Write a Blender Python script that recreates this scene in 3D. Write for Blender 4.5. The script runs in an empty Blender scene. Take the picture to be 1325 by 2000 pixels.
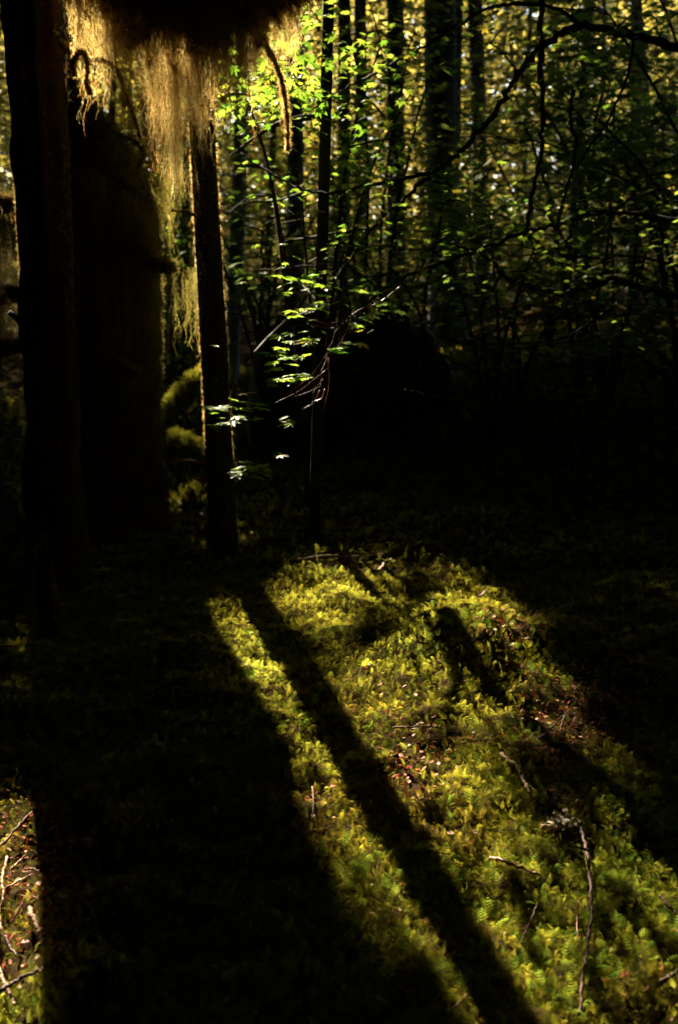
import bpy, math, random
import numpy as np
random.seed(7)
rng = np.random.default_rng(11)
R = math.radians

# ------------------------------------------------------------------ camera, world, sun, exposure
scene = bpy.context.scene
CAM_Z, PITCH, FPX = 1.6, R(13.5), 1944.0
cam_data = bpy.data.cameras.new("camera")
cam = bpy.data.objects.new("camera", cam_data)
scene.collection.objects.link(cam)
scene.camera = cam
cam.location = (0, 0, CAM_Z)
cam.rotation_euler = (R(90) - PITCH, 0, 0)
cam_data.sensor_fit = 'VERTICAL'
cam_data.sensor_height = 36
cam_data.lens = 35
cam_data.clip_start = 0.05
cam_data.clip_end = 600
cam_data.dof.use_dof = True
cam_data.dof.focus_distance = 3.5
cam_data.dof.aperture_fstop = 2.8

SUN_AZ, SUN_EL = R(-16), R(30)      # azimuth from +Y, negative to the left
S = np.array([math.cos(SUN_EL) * math.sin(SUN_AZ), math.cos(SUN_EL) * math.cos(SUN_AZ), math.sin(SUN_EL)])
world = bpy.data.worlds.new("World")
scene.world = world
world.use_nodes = True
wn = world.node_tree
sky = wn.nodes.new('ShaderNodeTexSky')
sky.sky_type = 'NISHITA'
sky.sun_disc = False
sky.sun_elevation = SUN_EL
sky.sun_rotation = SUN_AZ
wn.links.new(sky.outputs[0], wn.nodes['Background'].inputs[0])
wn.nodes['Background'].inputs[1].default_value = 0.05
sl = bpy.data.lights.new("sun", 'SUN')
sl.energy = 5.0
sl.angle = R(0.5)
sl.color = (1.0, 0.86, 0.62)
sun = bpy.data.objects.new("sun", sl)
scene.collection.objects.link(sun)
sun.rotation_euler = (R(90) - SUN_EL, 0, -SUN_AZ + R(180))
scene.view_settings.view_transform = 'Standard'
scene.view_settings.look = 'None'
scene.view_settings.gamma = 1
scene.view_settings.exposure = 2.9
cy = scene.cycles
cy.max_bounces = 6
cy.diffuse_bounces = 3
cy.transmission_bounces = 4
cy.transparent_max_bounces = 4
cy.caustics_reflective = False
cy.caustics_refractive = False

# ------------------------------------------------------------------ numpy helpers
def smooth(a, b, x):
    t = np.clip((x - a) / (b - a), 0, 1)
    return t * t * (3 - 2 * t)

_tab = np.random.default_rng(3).random((256, 256))
def vnoise(x, y):
    xi = np.floor(x).astype(int); yi = np.floor(y).astype(int)
    fx = x - xi; fy = y - yi
    fx = fx * fx * (3 - 2 * fx); fy = fy * fy * (3 - 2 * fy)
    g = lambda i, j: _tab[i & 255, j & 255]
    a = g(xi, yi) * (1 - fx) + g(xi + 1, yi) * fx
    b = g(xi, yi + 1) * (1 - fx) + g(xi + 1, yi + 1) * fx
    return (a * (1 - fy) + b * fy) * 2 - 1

def fbm(x, y, o=4):
    s = 0; a = 1.0
    for i in range(o):
        s = s + a * vnoise(x * 2 ** i + 17.3 * i, y * 2 ** i + 9.1 * i)
        a *= .5
    return s

def ground_z(x, y):
    x = np.asarray(x, float); y = np.asarray(y, float)
    near = 1 - smooth(9, 14, y)
    z = .045 * fbm(x * 1.3 + 5, y * 1.3, 3) * near
    z = z + (.024 * fbm(x * 5, y * 5, 2) + .030 * np.abs(fbm(x * 8 + 3, y * 8, 2))) * (1 - smooth(6, 9, y))
    z = z + .19 * np.exp(-(((x - .50) / .38) ** 2 + ((y - 4.05) / .42) ** 2))       # mound the light catches
    z = z - .07 * np.exp(-(((x - 1.25) / .30) ** 2 + ((y - 3.4) / .6) ** 2))        # hollow at its right foot
    z = z + .34 * smooth(7.5, 12, y + .25 * x) * smooth(-4.0, -0.5, x) + .45 * smooth(5.5, 9.5, y) * smooth(-.1, 1.6, x - .05 * y)               # bank rising behind
    z = z + .35 * fbm(x * .22, y * .22, 3) * smooth(9, 18, y)
    z = z + .06 * np.maximum(y - 30, 0) * smooth(30, 60, y)
    return z

C0 = np.array([0, 0, CAM_Z])
sp, cp = math.sin(PITCH), math.cos(PITCH)
def ray(px, py):
    x = (px - 662.5) / FPX; y = (1000 - py) / FPX
    return np.array([x, cp + y * sp, -sp + y * cp])
def at(px, py, Y):
    d = ray(px, py)
    return C0 + d * (Y / d[1])
def ground_at(px, py, dz=0):
    d = ray(px, py); t = .8
    for _ in range(4000):
        p = C0 + d * t
        if p[2] <= ground_z(p[0], p[1]) + dz: break
        t += .008
    return p
def project(P):
    P = np.asarray(P) - C0
    cx = P[..., 0]; cz = P[..., 1] * cp - P[..., 2] * sp; cyy = P[..., 1] * sp + P[..., 2] * cp
    cz = np.where(cz > .05, cz, .05)
    return 662.5 + FPX * cx / cz, 1000 - FPX * cyy / cz
def light_xy(P):                      # where the sun ray through P meets z = 0
    P = np.asarray(P)
    return P[..., 0] - P[..., 2] * S[0] / S[2], P[..., 1] - P[..., 2] * S[1] / S[2]

def mesh_np(name, V, F, mats, smooth_shade=False, attr=None, fmat=None):
    V = np.asarray(V, np.float32).reshape(-1, 3); F = np.asarray(F, np.int32)
    k = F.shape[1]
    me = bpy.data.meshes.new(name)
    me.vertices.add(len(V)); me.vertices.foreach_set('co', V.ravel())
    me.loops.add(F.size); me.loops.foreach_set('vertex_index', F.ravel())
    me.polygons.add(len(F)); me.polygons.foreach_set('loop_start', np.arange(0, F.size, k, dtype=np.int32))
    if smooth_shade:
        me.polygons.foreach_set('use_smooth', np.ones(len(F), bool))
    if not isinstance(mats, (list, tuple)): mats = [mats]
    for m in mats: me.materials.append(m)
    if fmat is not None: me.polygons.foreach_set('material_index', np.asarray(fmat, np.int32))
    if attr is not None:
        a = me.attributes.new('tint', 'FLOAT', 'POINT'); a.data.foreach_set('value', np.asarray(attr, np.float32))
    me.update(calc_edges=True)
    return me

def link(name, me, parent=None):
    o = bpy.data.objects.new(name, me); scene.collection.objects.link(o)
    if parent is not None: o.parent = parent
    return o
def tag(o, label, cat, group=None, kind=None):
    o['label'] = label; o['category'] = cat
    if group: o['group'] = group
    if kind: o['kind'] = kind
    return o
def thing(name, label, cat, loc=(0, 0, 0), group=None):
    o = bpy.data.objects.new(name, None); scene.collection.objects.link(o)
    o.location = loc; o.empty_display_size = .2
    return tag(o, label, cat, group)

class Bag:                            # collects triangles
    def __init__(s): s.V = []; s.F = []; s.T = []; s.n = 0
    def add(s, V, F, t=None):
        V = np.asarray(V, np.float32).reshape(-1, 3)
        s.V.append(V); s.F.append(np.asarray(F, np.int64) + s.n); s.n += len(V)
        s.T.append(np.full(len(V), .5) if t is None else np.broadcast_to(np.asarray(t, float), (len(V),)))
    def mesh(s, name, mat, sm=False, origin=(0, 0, 0)):
        return mesh_np(name, np.concatenate(s.V) - np.asarray(origin, np.float32), np.concatenate(s.F), mat, sm, np.concatenate(s.T))

def rot_frames(up, spin, tilt=None):
    """rotation matrices whose local z is 'up' (N,3) and spun about it"""
    up = up / np.linalg.norm(up, axis=1, keepdims=True)
    ref = np.where(np.abs(up[:, 2:3]) > .95, np.array([[1., 0, 0]]), np.array([[0., 0, 1.]]))
    a = np.cross(ref, up); a /= np.linalg.norm(a, axis=1, keepdims=True)
    b = np.cross(up, a)
    c, s_ = np.cos(spin)[:, None], np.sin(spin)[:, None]
    x = a * c + b * s_; y = -a * s_ + b * c
    return np.stack([x, y, up], axis=2)
def scatter(bag, tmpl, P, M, sc, tint=None):
    TV, TF = tmpl
    P = np.asarray(P); N = len(P)
    if N == 0: return
    sc = np.broadcast_to(np.asarray(sc, float), (N,))
    V = np.einsum('nij,kj->nki', M, TV) * sc[:, None, None] + P[:, None, :]
    F = TF[None] + (np.arange(N) * len(TV))[:, None, None]
    t = rng.random(N) if tint is None else np.asarray(tint)
    bag.add(V.reshape(-1, 3), F.reshape(-1, TF.shape[1]), np.repeat(t, len(TV)))
def rand_dirs(n):
    v = rng.normal(size=(n, 3)); return v / np.linalg.norm(v, axis=1, keepdims=True)

def tube(bag, pts, radii, seg=8, rough=0.0, t=None, cap=True):
    pts = np.asarray(pts, float); n = len(pts)
    radii = np.broadcast_to(np.asarray(radii, float), (n,))
    d = np.gradient(pts, axis=0); d /= np.linalg.norm(d, axis=1, keepdims=True)
    up = np.array([0., 0, 1]) if abs(d[0][2]) < .9 else np.array([1., 0, 0])
    V = []
    ang = np.linspace(0, 2 * math.pi, seg, endpoint=False)
    for i in range(n):
        a = np.cross(up, d[i]); a /= np.linalg.norm(a); b = np.cross(d[i], a); up = b
        r = radii[i] * (1 + rough * rng.normal(size=seg))
        V.append(pts[i] + np.outer(np.cos(ang) * r, a) + np.outer(np.sin(ang) * r, b))
    V = np.concatenate(V)
    F = []
    for i in range(n - 1):
        for j in range(seg):
            a, b = i * seg + j, i * seg + (j + 1) % seg
            c, e = a + seg, b + seg
            F += [(a, b, e), (a, e, c)]
    if cap:
        V = np.vstack([V, pts[:1], pts[-1:]])
        m = n * seg
        for j in range(seg):
            F.append((m, (j + 1) % seg, j)); F.append((m + 1, (n - 1) * seg + j, (n - 1) * seg + (j + 1) % seg))
    bag.add(V, F, t)

def spline(pts, n):
    """Catmull-Rom through the points, resampled to n"""
    P = np.asarray(pts, float)
    if len(P) == 2: return P[0] + np.linspace(0, 1, n)[:, None] * (P[1] - P[0])
    Q = np.vstack([2 * P[0] - P[1], P, 2 * P[-1] - P[-2]])
    out = []
    u = np.linspace(0, len(P) - 1 - 1e-6, n)
    for v in u:
        i = int(v); t = v - i
        a, b, c, d = Q[i], Q[i + 1], Q[i + 2], Q[i + 3]
        out.append(.5 * ((2 * b) + (c - a) * t + (2 * a - 5 * b + 4 * c - d) * t * t + (3 * b - a - 3 * c + d) * t ** 3))
    return np.array(out)

# ------------------------------------------------------------------ materials
def mat_base(name):
    m = bpy.data.materials.new(name); m.use_nodes = True
    nt = m.node_tree; nt.nodes.clear()
    out = nt.nodes.new('ShaderNodeOutputMaterial')
    return m, nt, out
def ramp(nt, stops, src):
    r = nt.nodes.new('ShaderNodeValToRGB')
    el = r.color_ramp.elements
    el[0].position = stops[0][0]; el[0].color = (*stops[0][1], 1)
    el[1].position = stops[-1][0]; el[1].color = (*stops[-1][1], 1)
    for p, c in stops[1:-1]:
        e = el.new(p); e.color = (*c, 1)
    nt.links.new(src, r.inputs[0])
    return r
def leaf_mat(name, stops, trans, tstops, gloss=.06, rough=.45):
    m, nt, out = mat_base(name)
    at_ = nt.nodes.new('ShaderNodeAttribute'); at_.attribute_name = 'tint'
    c1 = ramp(nt, stops, at_.outputs['Fac']); c2 = ramp(nt, tstops, at_.outputs['Fac'])
    d = nt.nodes.new('ShaderNodeBsdfDiffuse'); t = nt.nodes.new('ShaderNodeBsdfTranslucent')
    nt.links.new(c1.outputs[0], d.inputs[0]); nt.links.new(c2.outputs[0], t.inputs[0])
    mx = nt.nodes.new('ShaderNodeMixShader'); mx.inputs[0].default_value = trans
    nt.links.new(d.outputs[0], mx.inputs[1]); nt.links.new(t.outputs[0], mx.inputs[2])
    last = mx
    if gloss:
        g = nt.nodes.new('ShaderNodeBsdfGlossy'); g.inputs['Roughness'].default_value = rough
        g.inputs[0].default_value = (.9, .9, .9, 1)
        m2 = nt.nodes.new('ShaderNodeMixShader'); m2.inputs[0].default_value = gloss
        nt.links.new(mx.outputs[0], m2.inputs[1]); nt.links.new(g.outputs[0], m2.inputs[2]); last = m2
    nt.links.new(last.outputs[0], out.inputs[0])
    return m
def bark_mat(name, dark, light, scale=(14, 14, 2.5), bump=.5, moss=None, rough=.9):
    m, nt, out = mat_base(name)
    tc = nt.nodes.new('ShaderNodeTexCoord'); mp = nt.nodes.new('ShaderNodeMapping')
    mp.inputs['Scale'].default_value = scale
    nt.links.new(tc.outputs['Object'], mp.inputs[0])
    n = nt.nodes.new('ShaderNodeTexNoise'); n.inputs['Scale'].default_value = 1.0; n.inputs['Detail'].default_value = 6
    nt.links.new(mp.outputs[0], n.inputs['Vector'])
    c = ramp(nt, [(.35, dark), (.65, light)], n.outputs['Fac'])
    b = nt.nodes.new('ShaderNodeBump'); b.inputs['Strength'].default_value = bump; b.inputs['Distance'].default_value = .03
    nt.links.new(n.outputs['Fac'], b.inputs['Height'])
    p = nt.nodes.new('ShaderNodeBsdfPrincipled'); p.inputs['Roughness'].default_value = rough
    p.inputs['Specular IOR Level'].default_value = .2
    col = c.outputs[0]
    if moss:
        n2 = nt.nodes.new('ShaderNodeTexNoise'); n2.inputs['Scale'].default_value = 5; n2.inputs['Detail'].default_value = 4
        nt.links.new(tc.outputs['Object'], n2.inputs['Vector'])
        f = ramp(nt, [(.45, (0, 0, 0)), (.6, (1, 1, 1))], n2.outputs['Fac'])
        mx = nt.nodes.new('ShaderNodeMix'); mx.data_type = 'RGBA'
        nt.links.new(f.outputs[0], mx.inputs[0]); nt.links.new(col, mx.inputs[6]); mx.inputs[7].default_value = (*moss, 1)
        col = mx.outputs[2]
    nt.links.new(col, p.inputs['Base Color']); nt.links.new(b.outputs[0], p.inputs['Normal'])
    nt.links.new(p.outputs[0], out.inputs[0])
    return m

M_moss = leaf_mat('feather_moss', [(0, (.045, .035, .008)), (.14, (.11, .095, .014)), (.45, (.105, .125, .012)), (.8, (.16, .18, .02)), (1, (.06, .11, .018))], .5,
                  [(0, (.20, .12, .015)), (.14, (.54, .40, .045)), (.45, (.54, .52, .04)), (.8, (.74, .72, .09)), (1, (.28, .50, .05))], 0)
M_fern = leaf_mat('fern_moss', [(0, (.05, .11, .015)), (1, (.09, .17, .02))], .5, [(0, (.18, .31, .03)), (1, (.40, .50, .05))], 0)
M_hang = leaf_mat('hanging_moss', [(0, (.07, .04, .012)), (.5, (.13, .09, .02)), (1, (.16, .13, .035))], .55,
                  [(0, (.40, .17, .04)), (.5, (.78, .55, .16)), (1, (.90, .80, .38))], 0)
M_hang_olive = leaf_mat('olive_moss', [(0, (.07, .05, .012)), (1, (.11, .11, .02))], .5, [(0, (.32, .22, .04)), (1, (.45, .42, .09))], .02)
M_maple = leaf_mat('maple_leaf', [(0, (.03, .07, .012)), (.9, (.05, .11, .015)), (1, (.14, .12, .01))], .5,
                   [(0, (.14, .34, .02)), (.9, (.46, .60, .06)), (1, (.66, .52, .05))], .02, .4)
M_needle = leaf_mat('conifer_needle', [(0, (.02, .035, .008)), (1, (.045, .06, .015))], .45, [(0, (.10, .13, .02)), (1, (.32, .30, .05))], .03)
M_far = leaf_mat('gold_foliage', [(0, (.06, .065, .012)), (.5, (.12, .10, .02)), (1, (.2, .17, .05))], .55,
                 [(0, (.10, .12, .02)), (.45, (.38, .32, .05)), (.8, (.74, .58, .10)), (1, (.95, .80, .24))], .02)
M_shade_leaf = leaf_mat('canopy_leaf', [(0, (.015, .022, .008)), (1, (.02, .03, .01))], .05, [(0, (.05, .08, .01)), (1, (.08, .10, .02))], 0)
M_litter = leaf_mat('leaf_litter', [(0, (.20, .03, .012)), (.5, (.34, .09, .03)), (.8, (.36, .18, .08)), (1, (.45, .32, .22))], .2,
                    [(0, (.35, .06, .02)), (1, (.4, .18, .06))], .03, .5)
M_bark = bark_mat('dark_bark', (.018, .011, .008), (.05, .032, .022), moss=(.03, .035, .008))
M_bark_red = bark_mat('reddish_bark', (.022, .008, .006), (.09, .03, .019), moss=(.035, .035, .010))
M_bark_grey = bark_mat('grey_bark', (.05, .045, .04), (.13, .12, .11), scale=(9, 9, 2))
M_birch = bark_mat('pale_bark', (.16, .18, .18), (.50, .52, .50), scale=(4, 4, 9))
M_twig = bark_mat('twig_wood', (.03, .012, .007), (.095, .042, .026), scale=(30, 30, 30), bump=.3, rough=.6)
M_twig_dark = bark_mat('maple_bark', (.018, .012, .008), (.04, .028, .018), scale=(30, 30, 30), bump=.3, moss=(.03, .035, .008))
M_twig_red = bark_mat('red_twig', (.12, .03, .018), (.22, .08, .05), scale=(40, 40, 40), bump=.2, rough=.4)
M_deadwood = bark_mat('dead_wood', (.12, .065, .04), (.38, .24, .15), scale=(60, 60, 60), bump=.4, rough=.7)
M_lichen = bark_mat('pale_lichen', (.35, .30, .20), (.75, .68, .55), scale=(60, 60, 60), bump=.4)

m, nt, out = mat_base('forest_soil')
tc = nt.nodes.new('ShaderNodeTexCoord'); n = nt.nodes.new('ShaderNodeTexNoise')
n.inputs['Scale'].default_value = 9; n.inputs['Detail'].default_value = 8
nt.links.new(tc.outputs['Object'], n.inputs['Vector'])
c = ramp(nt, [(.3, (.012, .008, .005)), (.5, (.035, .022, .012)), (.7, (.035, .04, .010))], n.outputs['Fac'])
b = nt.nodes.new('ShaderNodeBump'); b.inputs['Distance'].default_value = .02
nt.links.new(n.outputs['Fac'], b.inputs['Height'])
p = nt.nodes.new('ShaderNodeBsdfDiffuse')
nt.links.new(c.outputs[0], p.inputs[0]); nt.links.new(b.outputs[0], p.inputs['Normal']); nt.links.new(p.outputs[0], out.inputs[0])
M_soil = m

# ------------------------------------------------------------------ templates
def T_maple(teeth=True):
    lobes = [(-128, .42), (-88, .66), (-44, .86), (0, 1.0), (44, .86), (88, .66), (128, .42)]
    V = [(0, 0, 0)]; ang = []
    for i, (a, r) in enumerate(lobes):
        if teeth:
            for da, rr in ((-13, .66), (-6, .80), (0, 1), (6, .80), (13, .66)): V.append((math.sin(R(a + da)) * r * rr, math.cos(R(a + da)) * r * rr, -.16 * (r * rr) ** 2))
        else:
            V.append((math.sin(R(a)) * r, math.cos(R(a)) * r, -.15 * r * r))
        if i < 6:
            am = a + 21; V.append((math.sin(R(am)) * .42, math.cos(R(am)) * .42, .02))
    F = [(0, i + 1, i) for i in range(1, len(V) - 1)]
    V = np.array(V); V[:, 1] += .35
    V[0] = (0, .15, 0)
    # petiole
    k = len(V); V = np.vstack([V, [(-.012, .15, 0), (.012, .15, 0), (0, -.5, .12)]]); F.append((k, k + 1, k + 2))
    return V * .5, np.array(F)
MAPLE, MAPLE_S = T_maple(True), T_maple(False)

def T_frond(nl=11, w=.34, arch=.35):
    """feather moss frond along +y, arching, with two ranks of narrow, twice-divided leaflets"""
    V = []; F = []
    def tri(a, b, c):
        k = len(V); V.extend([a, b, c]); F.append((k, k + 1, k + 2))
    z = lambda t: arch * math.sin(t * math.pi * .8) - .12 * t
    for i in range(4):
        t0, t1 = i / 4, (i + 1) / 4
        tri((-.012, t0, z(t0)), (.012, t0, z(t0)), (0, t1 + .05, z(t1)))
    for i in range(nl):
        t = .10 + .88 * i / nl
        ln = w * (math.sin(math.pi * min(1, (t + .08))) ** .7) * (1.1 - .55 * t)
        for sx in (-1, 1):
            tip = (sx * ln, t + ln * .70, z(t) - ln * .28)
            tri((0, t - .014, z(t)), (0, t + .034, z(t)), tip)
            for q in (.3, .6):
                cx, cyy, cz = sx * ln * q, t + ln * .70 * q, z(t) - ln * .28 * q
                g = ln * .34 * (1.15 - q)
                tri((cx, cyy, cz), (cx + sx * .012, cyy + .014, cz), (cx + sx * g * .1, cyy + g * 1.5, cz + .03))
                tri((cx, cyy, cz), (cx + sx * .012, cyy + .010, cz), (cx + sx * g * 1.3, cyy + g * .1, cz - .02))
    return np.array(V), np.array(F)
FROND = [T_frond(7, .34, .25), T_frond(6, .42, .16), T_frond(8, .26, .36)]

def T_strand(nleaf=80, seed=0, wob=.08, w=.018):
    """hanging moss strand from z 0 down to z -1: a kinked cord with short side wisps and small leaflets"""
    r = np.random.default_rng(seed); V = []; F = []
    ph = r.random(3) * 6
    cx = lambda t: wob * t * (math.sin(6 * t + ph[0]) + .5 * math.sin(17 * t + ph[1])); cyf = lambda t: wob * t * math.sin(7 * t + ph[2])
    def tri(a, b, c): k = len(V); V.extend([tuple(a), tuple(b), tuple(c)]); F.append((k, k + 1, k + 2))
    for i in range(12):
        t0, t1 = i / 12, (i + 1) / 12
        tri((cx(t0) - w * .10, cyf(t0), -t0), (cx(t0) + w * .10, cyf(t0), -t0), (cx(t1), cyf(t1), -t1 - .01))
    for i in range(12):
        t = r.random() * .9; b = np.array([cx(t), cyf(t), -t]); d = r.normal(size=3) * [1, 1, .5] + [0, 0, -.9]; d *= .09 / np.linalg.norm(d)
        e = np.array([.0022, .0006, 0]); m_ = b + d * .6 + r.normal(size=3) * .008
        tri(b - e, b + e, m_); tri(m_ - e, m_ + e, b + d + [0, 0, -.03])
    for i in range(nleaf):
        t = r.random() ** .9; q = w * (1.5 - .9 * t)
        d = r.normal(size=3); d[2] = d[2] * .6 - .7; d /= np.linalg.norm(d)
        e = r.normal(size=3); e -= d * e.dot(d); e /= np.linalg.norm(e)
        b = np.array([cx(t), cyf(t), -t]) + r.normal(size=3) * w * .5; ln = q * (.5 + .9 * r.random())
        tri(b - e * q * .17, b + e * q * .17, b + d * ln)
    return np.array(V, float), np.array(F)
STRANDS = [T_strand(80, i) for i in range(6)]

def T_tuft(n=16, seed=0):
    r = np.random.default_rng(seed); V = []; F = []
    for i in range(n):
        d = r.normal(size=3); d[2] = abs(d[2]) + .3; d /= np.linalg.norm(d)
        e = np.cross(d, r.normal(size=3)); e /= np.linalg.norm(e)
        k = len(V); V += [tuple(e * -.07), tuple(e * .07), tuple(d * (.6 + .5 * r.random()) + r.normal(size=3) * .05)]; F.append((k, k + 1, k + 2))
    return np.array(V), np.array(F)
TUFTS = [T_tuft(16, i) for i in range(3)]

def T_spray(n=14, seed=0):
    """flat conifer spray with needles / leaflets both sides, unit length along y"""
    r = np.random.default_rng(seed); V = []; F = []
    V += [(-.01, 0, 0), (.01, 0, 0), (0, 1, -.15)]; F.append((0, 1, 2))
    for i in range(n):
        t = i / n
        for sx in (-1, 1):
            ln = (.42 * (1 - t) + .08) * (.7 + .5 * r.random()); k = len(V)
            V += [(0, t - .02, -.15 * t), (0, t + .05, -.15 * t), (sx * ln, t + ln * .5 + .05 * r.random(), -.15 * t - .25 * ln)]; F.append((k, k + 1, k + 2))
    return np.array(V), np.array(F)
SPRAY = [T_spray(10, i) for i in range(3)]
LEAF = (np.array([(0, -.5, 0), (.3, -.1, .04), (.22, .3, 0), (0, .55, -.05), (-.24, .25, .03), (-.3, -.12, 0)]),
        np.array([(0, 1, 2), (0, 2, 3), (0, 3, 4), (0, 4, 5)]))

# ------------------------------------------------------------------ the ground
def grid_sheet(xs, ys):
    X, Y = np.meshgrid(xs, ys); Z = ground_z(X, Y)
    V = np.stack([X, Y, Z], 2).reshape(-1, 3); nx = len(xs)
    i = np.arange(len(ys) - 1)[:, None] * nx + np.arange(nx - 1)[None]
    F = np.stack([i, i + 1, i + nx + 1, i + nx], 2).reshape(-1, 4)
    return V, F
xs = np.concatenate([np.linspace(-220, -12, 40), np.linspace(-11.5, -3.2, 60), np.linspace(-3.1, 3.1, 280), np.linspace(3.2, 11.5, 60), np.linspace(12, 220, 40)])
ys = np.concatenate([np.linspace(-60, .5, 30), np.linspace(.55, 7.5, 320), np.linspace(7.6, 16, 110), np.linspace(16.3, 70, 120), np.linspace(72, 300, 40)])
V, F = grid_sheet(xs, ys)
g = link('forest_ground', mesh_np('forest_ground', V, F, M_soil, True)); g['kind'] = 'structure'
g['label'] = 'dark soil of the forest floor under moss and litter'

# ------------------------------------------------------------------ which places the shaped, unseen crowns let the sun reach
def in_poly(px, py, poly):
    c = np.zeros(px.shape, bool); n = len(poly)
    for i in range(n):
        x0, y0 = poly[i]; x1, y1 = poly[(i + 1) % n]
        m = ((y0 > py) != (y1 > py)) & (px < (x1 - x0) * (py - y0) / (y1 - y0 + 1e-9) + x0)
        c ^= m
    return c
PATCHES = [  # floor areas to be sunlit through the shaped crowns, with openness of each
    ([(395, 1200), (470, 1185), (505, 1165), (600, 1095), (700, 1090), (745, 1050), (790, 1065), (800, 1140), (830, 1250), (900, 1420), (860, 1500), (700, 1500), (545, 1500), (440, 1300)], .62),
    ([(790, 1065), (900, 1100), (1000, 1160), (860, 1230), (830, 1250)], .30),
    ([(850, 1190), (900, 1165), (960, 1150), (1020, 1190), (1050, 1220), (1075, 1290), (1100, 1400), (1060, 1440), (1010, 1460), (960, 1440), (900, 1400), (850, 1330), (820, 1260)], 1.0),
    ([(1075, 1290), (1130, 1330), (1150, 1400), (1180, 1460), (1100, 1480), (1060, 1440), (1090, 1380)], .42),
    ([(760, 1440), (900, 1400), (1000, 1460), (1020, 1560), (1000, 1700), (960, 1760), (900, 1720), (760, 1500)], .62),
    ([(1060, 1440), (1180, 1460), (1190, 1560), (1130, 1600), (1060, 1540)], .42),
    ([(1000, 1560), (1190, 1560), (1330, 1700), (1600, 1900), (1600, 2300), (950, 2300), (950, 1760)], .11),
    ([(1040, 1590), (1130, 1600), (1130, 1660), (1060, 1650)], .8),
    ([(1260, 1740), (1400, 1800), (1500, 2100), (1330, 2000)], .75),
    ([(545, 1500), (760, 1500), (900, 1720), (1100, 2300), (800, 2300), (690, 1990), (620, 1830), (560, 1690), (480, 1500)], 1.0),
    ([(-400, 1540), (20, 1530), (110, 1600), (150, 2300), (-400, 2300)], 1.0),
]
def openness_ground(X, Y):
    """how far the shaped crowns are thinned towards the sun above floor point X, Y in sun coordinates"""
    x, y = X.copy(), Y.copy()
    for _ in range(4):
        z = ground_z(x, y); x = X + z * S[0] / S[2]; y = Y + z * S[1] / S[2]
    px, py = project(np.stack([x, y, ground_z(x, y)], -1))
    T = np.zeros(X.shape); ok = y > 1.2
    mott = np.clip(.85 + 1.25 * fbm(X * 3.1 + 2, Y * 2.0 + 5, 2), .05, 1.5)
    for poly, t in PATCHES: T = np.where(in_poly(px, py, poly) & ok, np.maximum(T, t if t > .8 else np.minimum(t * mott, 1)), T)
    return T
# small gaps cut in the unseen crowns to light chosen moss, leaves, logs: (px, py, distance, radius, openness)
BEAMS = [(205, 90, 4.75, .20, .9), (170, 170, 4.75, .14, 1), (230, 150, 4.75, .14, .9), (285, 130, 4.75, .08, .8), (250, 260, 6.1, .14, 1), (295, 370, 6.1, .08, .8), (325, 320, 4.9, .08, .6), (350, 360, 4.9, .04, .5),
         (398, 130, 4.75, .03, .8), (480, 130, 4.75, .06, .9), (560, 60, 4.75, .13, 1), (555, 200, 4.8, .12, .9), (600, 100, 5.5, .3, .9), (600, 210, 5.5, .26, .8), (520, 160, 5.5, .22, .7),
         (345, 380, 6.5, .16, .5), (350, 430, 6.2, .12, .6),
         (15, 500, 6.2, .06, .5), (20, 600, 6.2, .07, .6), (32, 700, 6.2, .04, .7), (0, 60, 5, .12, .6),
         (550, 543, 4.45, .15, 1), (600, 603, 4.45, .16, .9), (595, 665, 4.45, .16, 1), (690, 625, 4.45, .12, 1), (665, 682, 4.45, .13, .8), (565, 742, 4.45, .20, 1), (440, 815, 4.45, .17, 1), (515, 797, 4.45, .13, 1),
         (580, 828, 4.4, .06, .8), (490, 918, 4.5, .17, .7), (620, 770, 4.4, .12, .6), (705, 567, 4.7, .06, .7), (740, 580, 4.6, .12, .3),
         (470, 590, 7.5, .12, .5), (385, 755, 7.5, .2, .45), (375, 980, 6.6, .12, .3), (395, 600, 5.7, .08, .9), (395, 720, 5.7, .08, .9), (452, 640, 5.7, .08, .9), (452, 560, 5.7, .07, .9), (462, 985, 5.7, .03, .6), (400, 350, 5.7, .1, .6),
         (830, 445, 6.0, .16, .7), (850, 310, 6.0, .10, .5), (90, 1110, 4.4, .10, .5), (105, 1210, 4.2, .07, .5), (220, 690, 4.9, .16, .25), (230, 600, 4.9, .12, .2), (390, 905, 6.6, .15, .4),
         (1180, 260, 7, .35, .5), (980, 330, 7, .3, .3), (1060, 500, 7.5, .35, .35), (180, 1900, 2.35, .09, 1)]
BL = [(*light_xy(at(a, b, d)), r, t) for a, b, d, r, t in [(q[0], q[1], q[2], q[3] * 1.6 + .03 if (q[1] < 330 or q[0] < 60) and q[2] < 6 else q[3] + .03, q[4]) for q in BEAMS]]
def openness(X, Y):
    T = openness_ground(X, Y)
    n = fbm(X * 1.7, Y * 1.2, 2)
    T = np.maximum(T, .55 * smooth(11.5, 13.5, Y + .8 * n + .12 * X))
    for bx, by, r, t in BL:
        d = np.hypot(X - bx, (Y - by) * .6) / r      # a round gap seen along a 30 degree sun is longer in Y
        T = np.maximum(T, t * (1 - smooth(.75, 1.2, d)))
    return T

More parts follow.
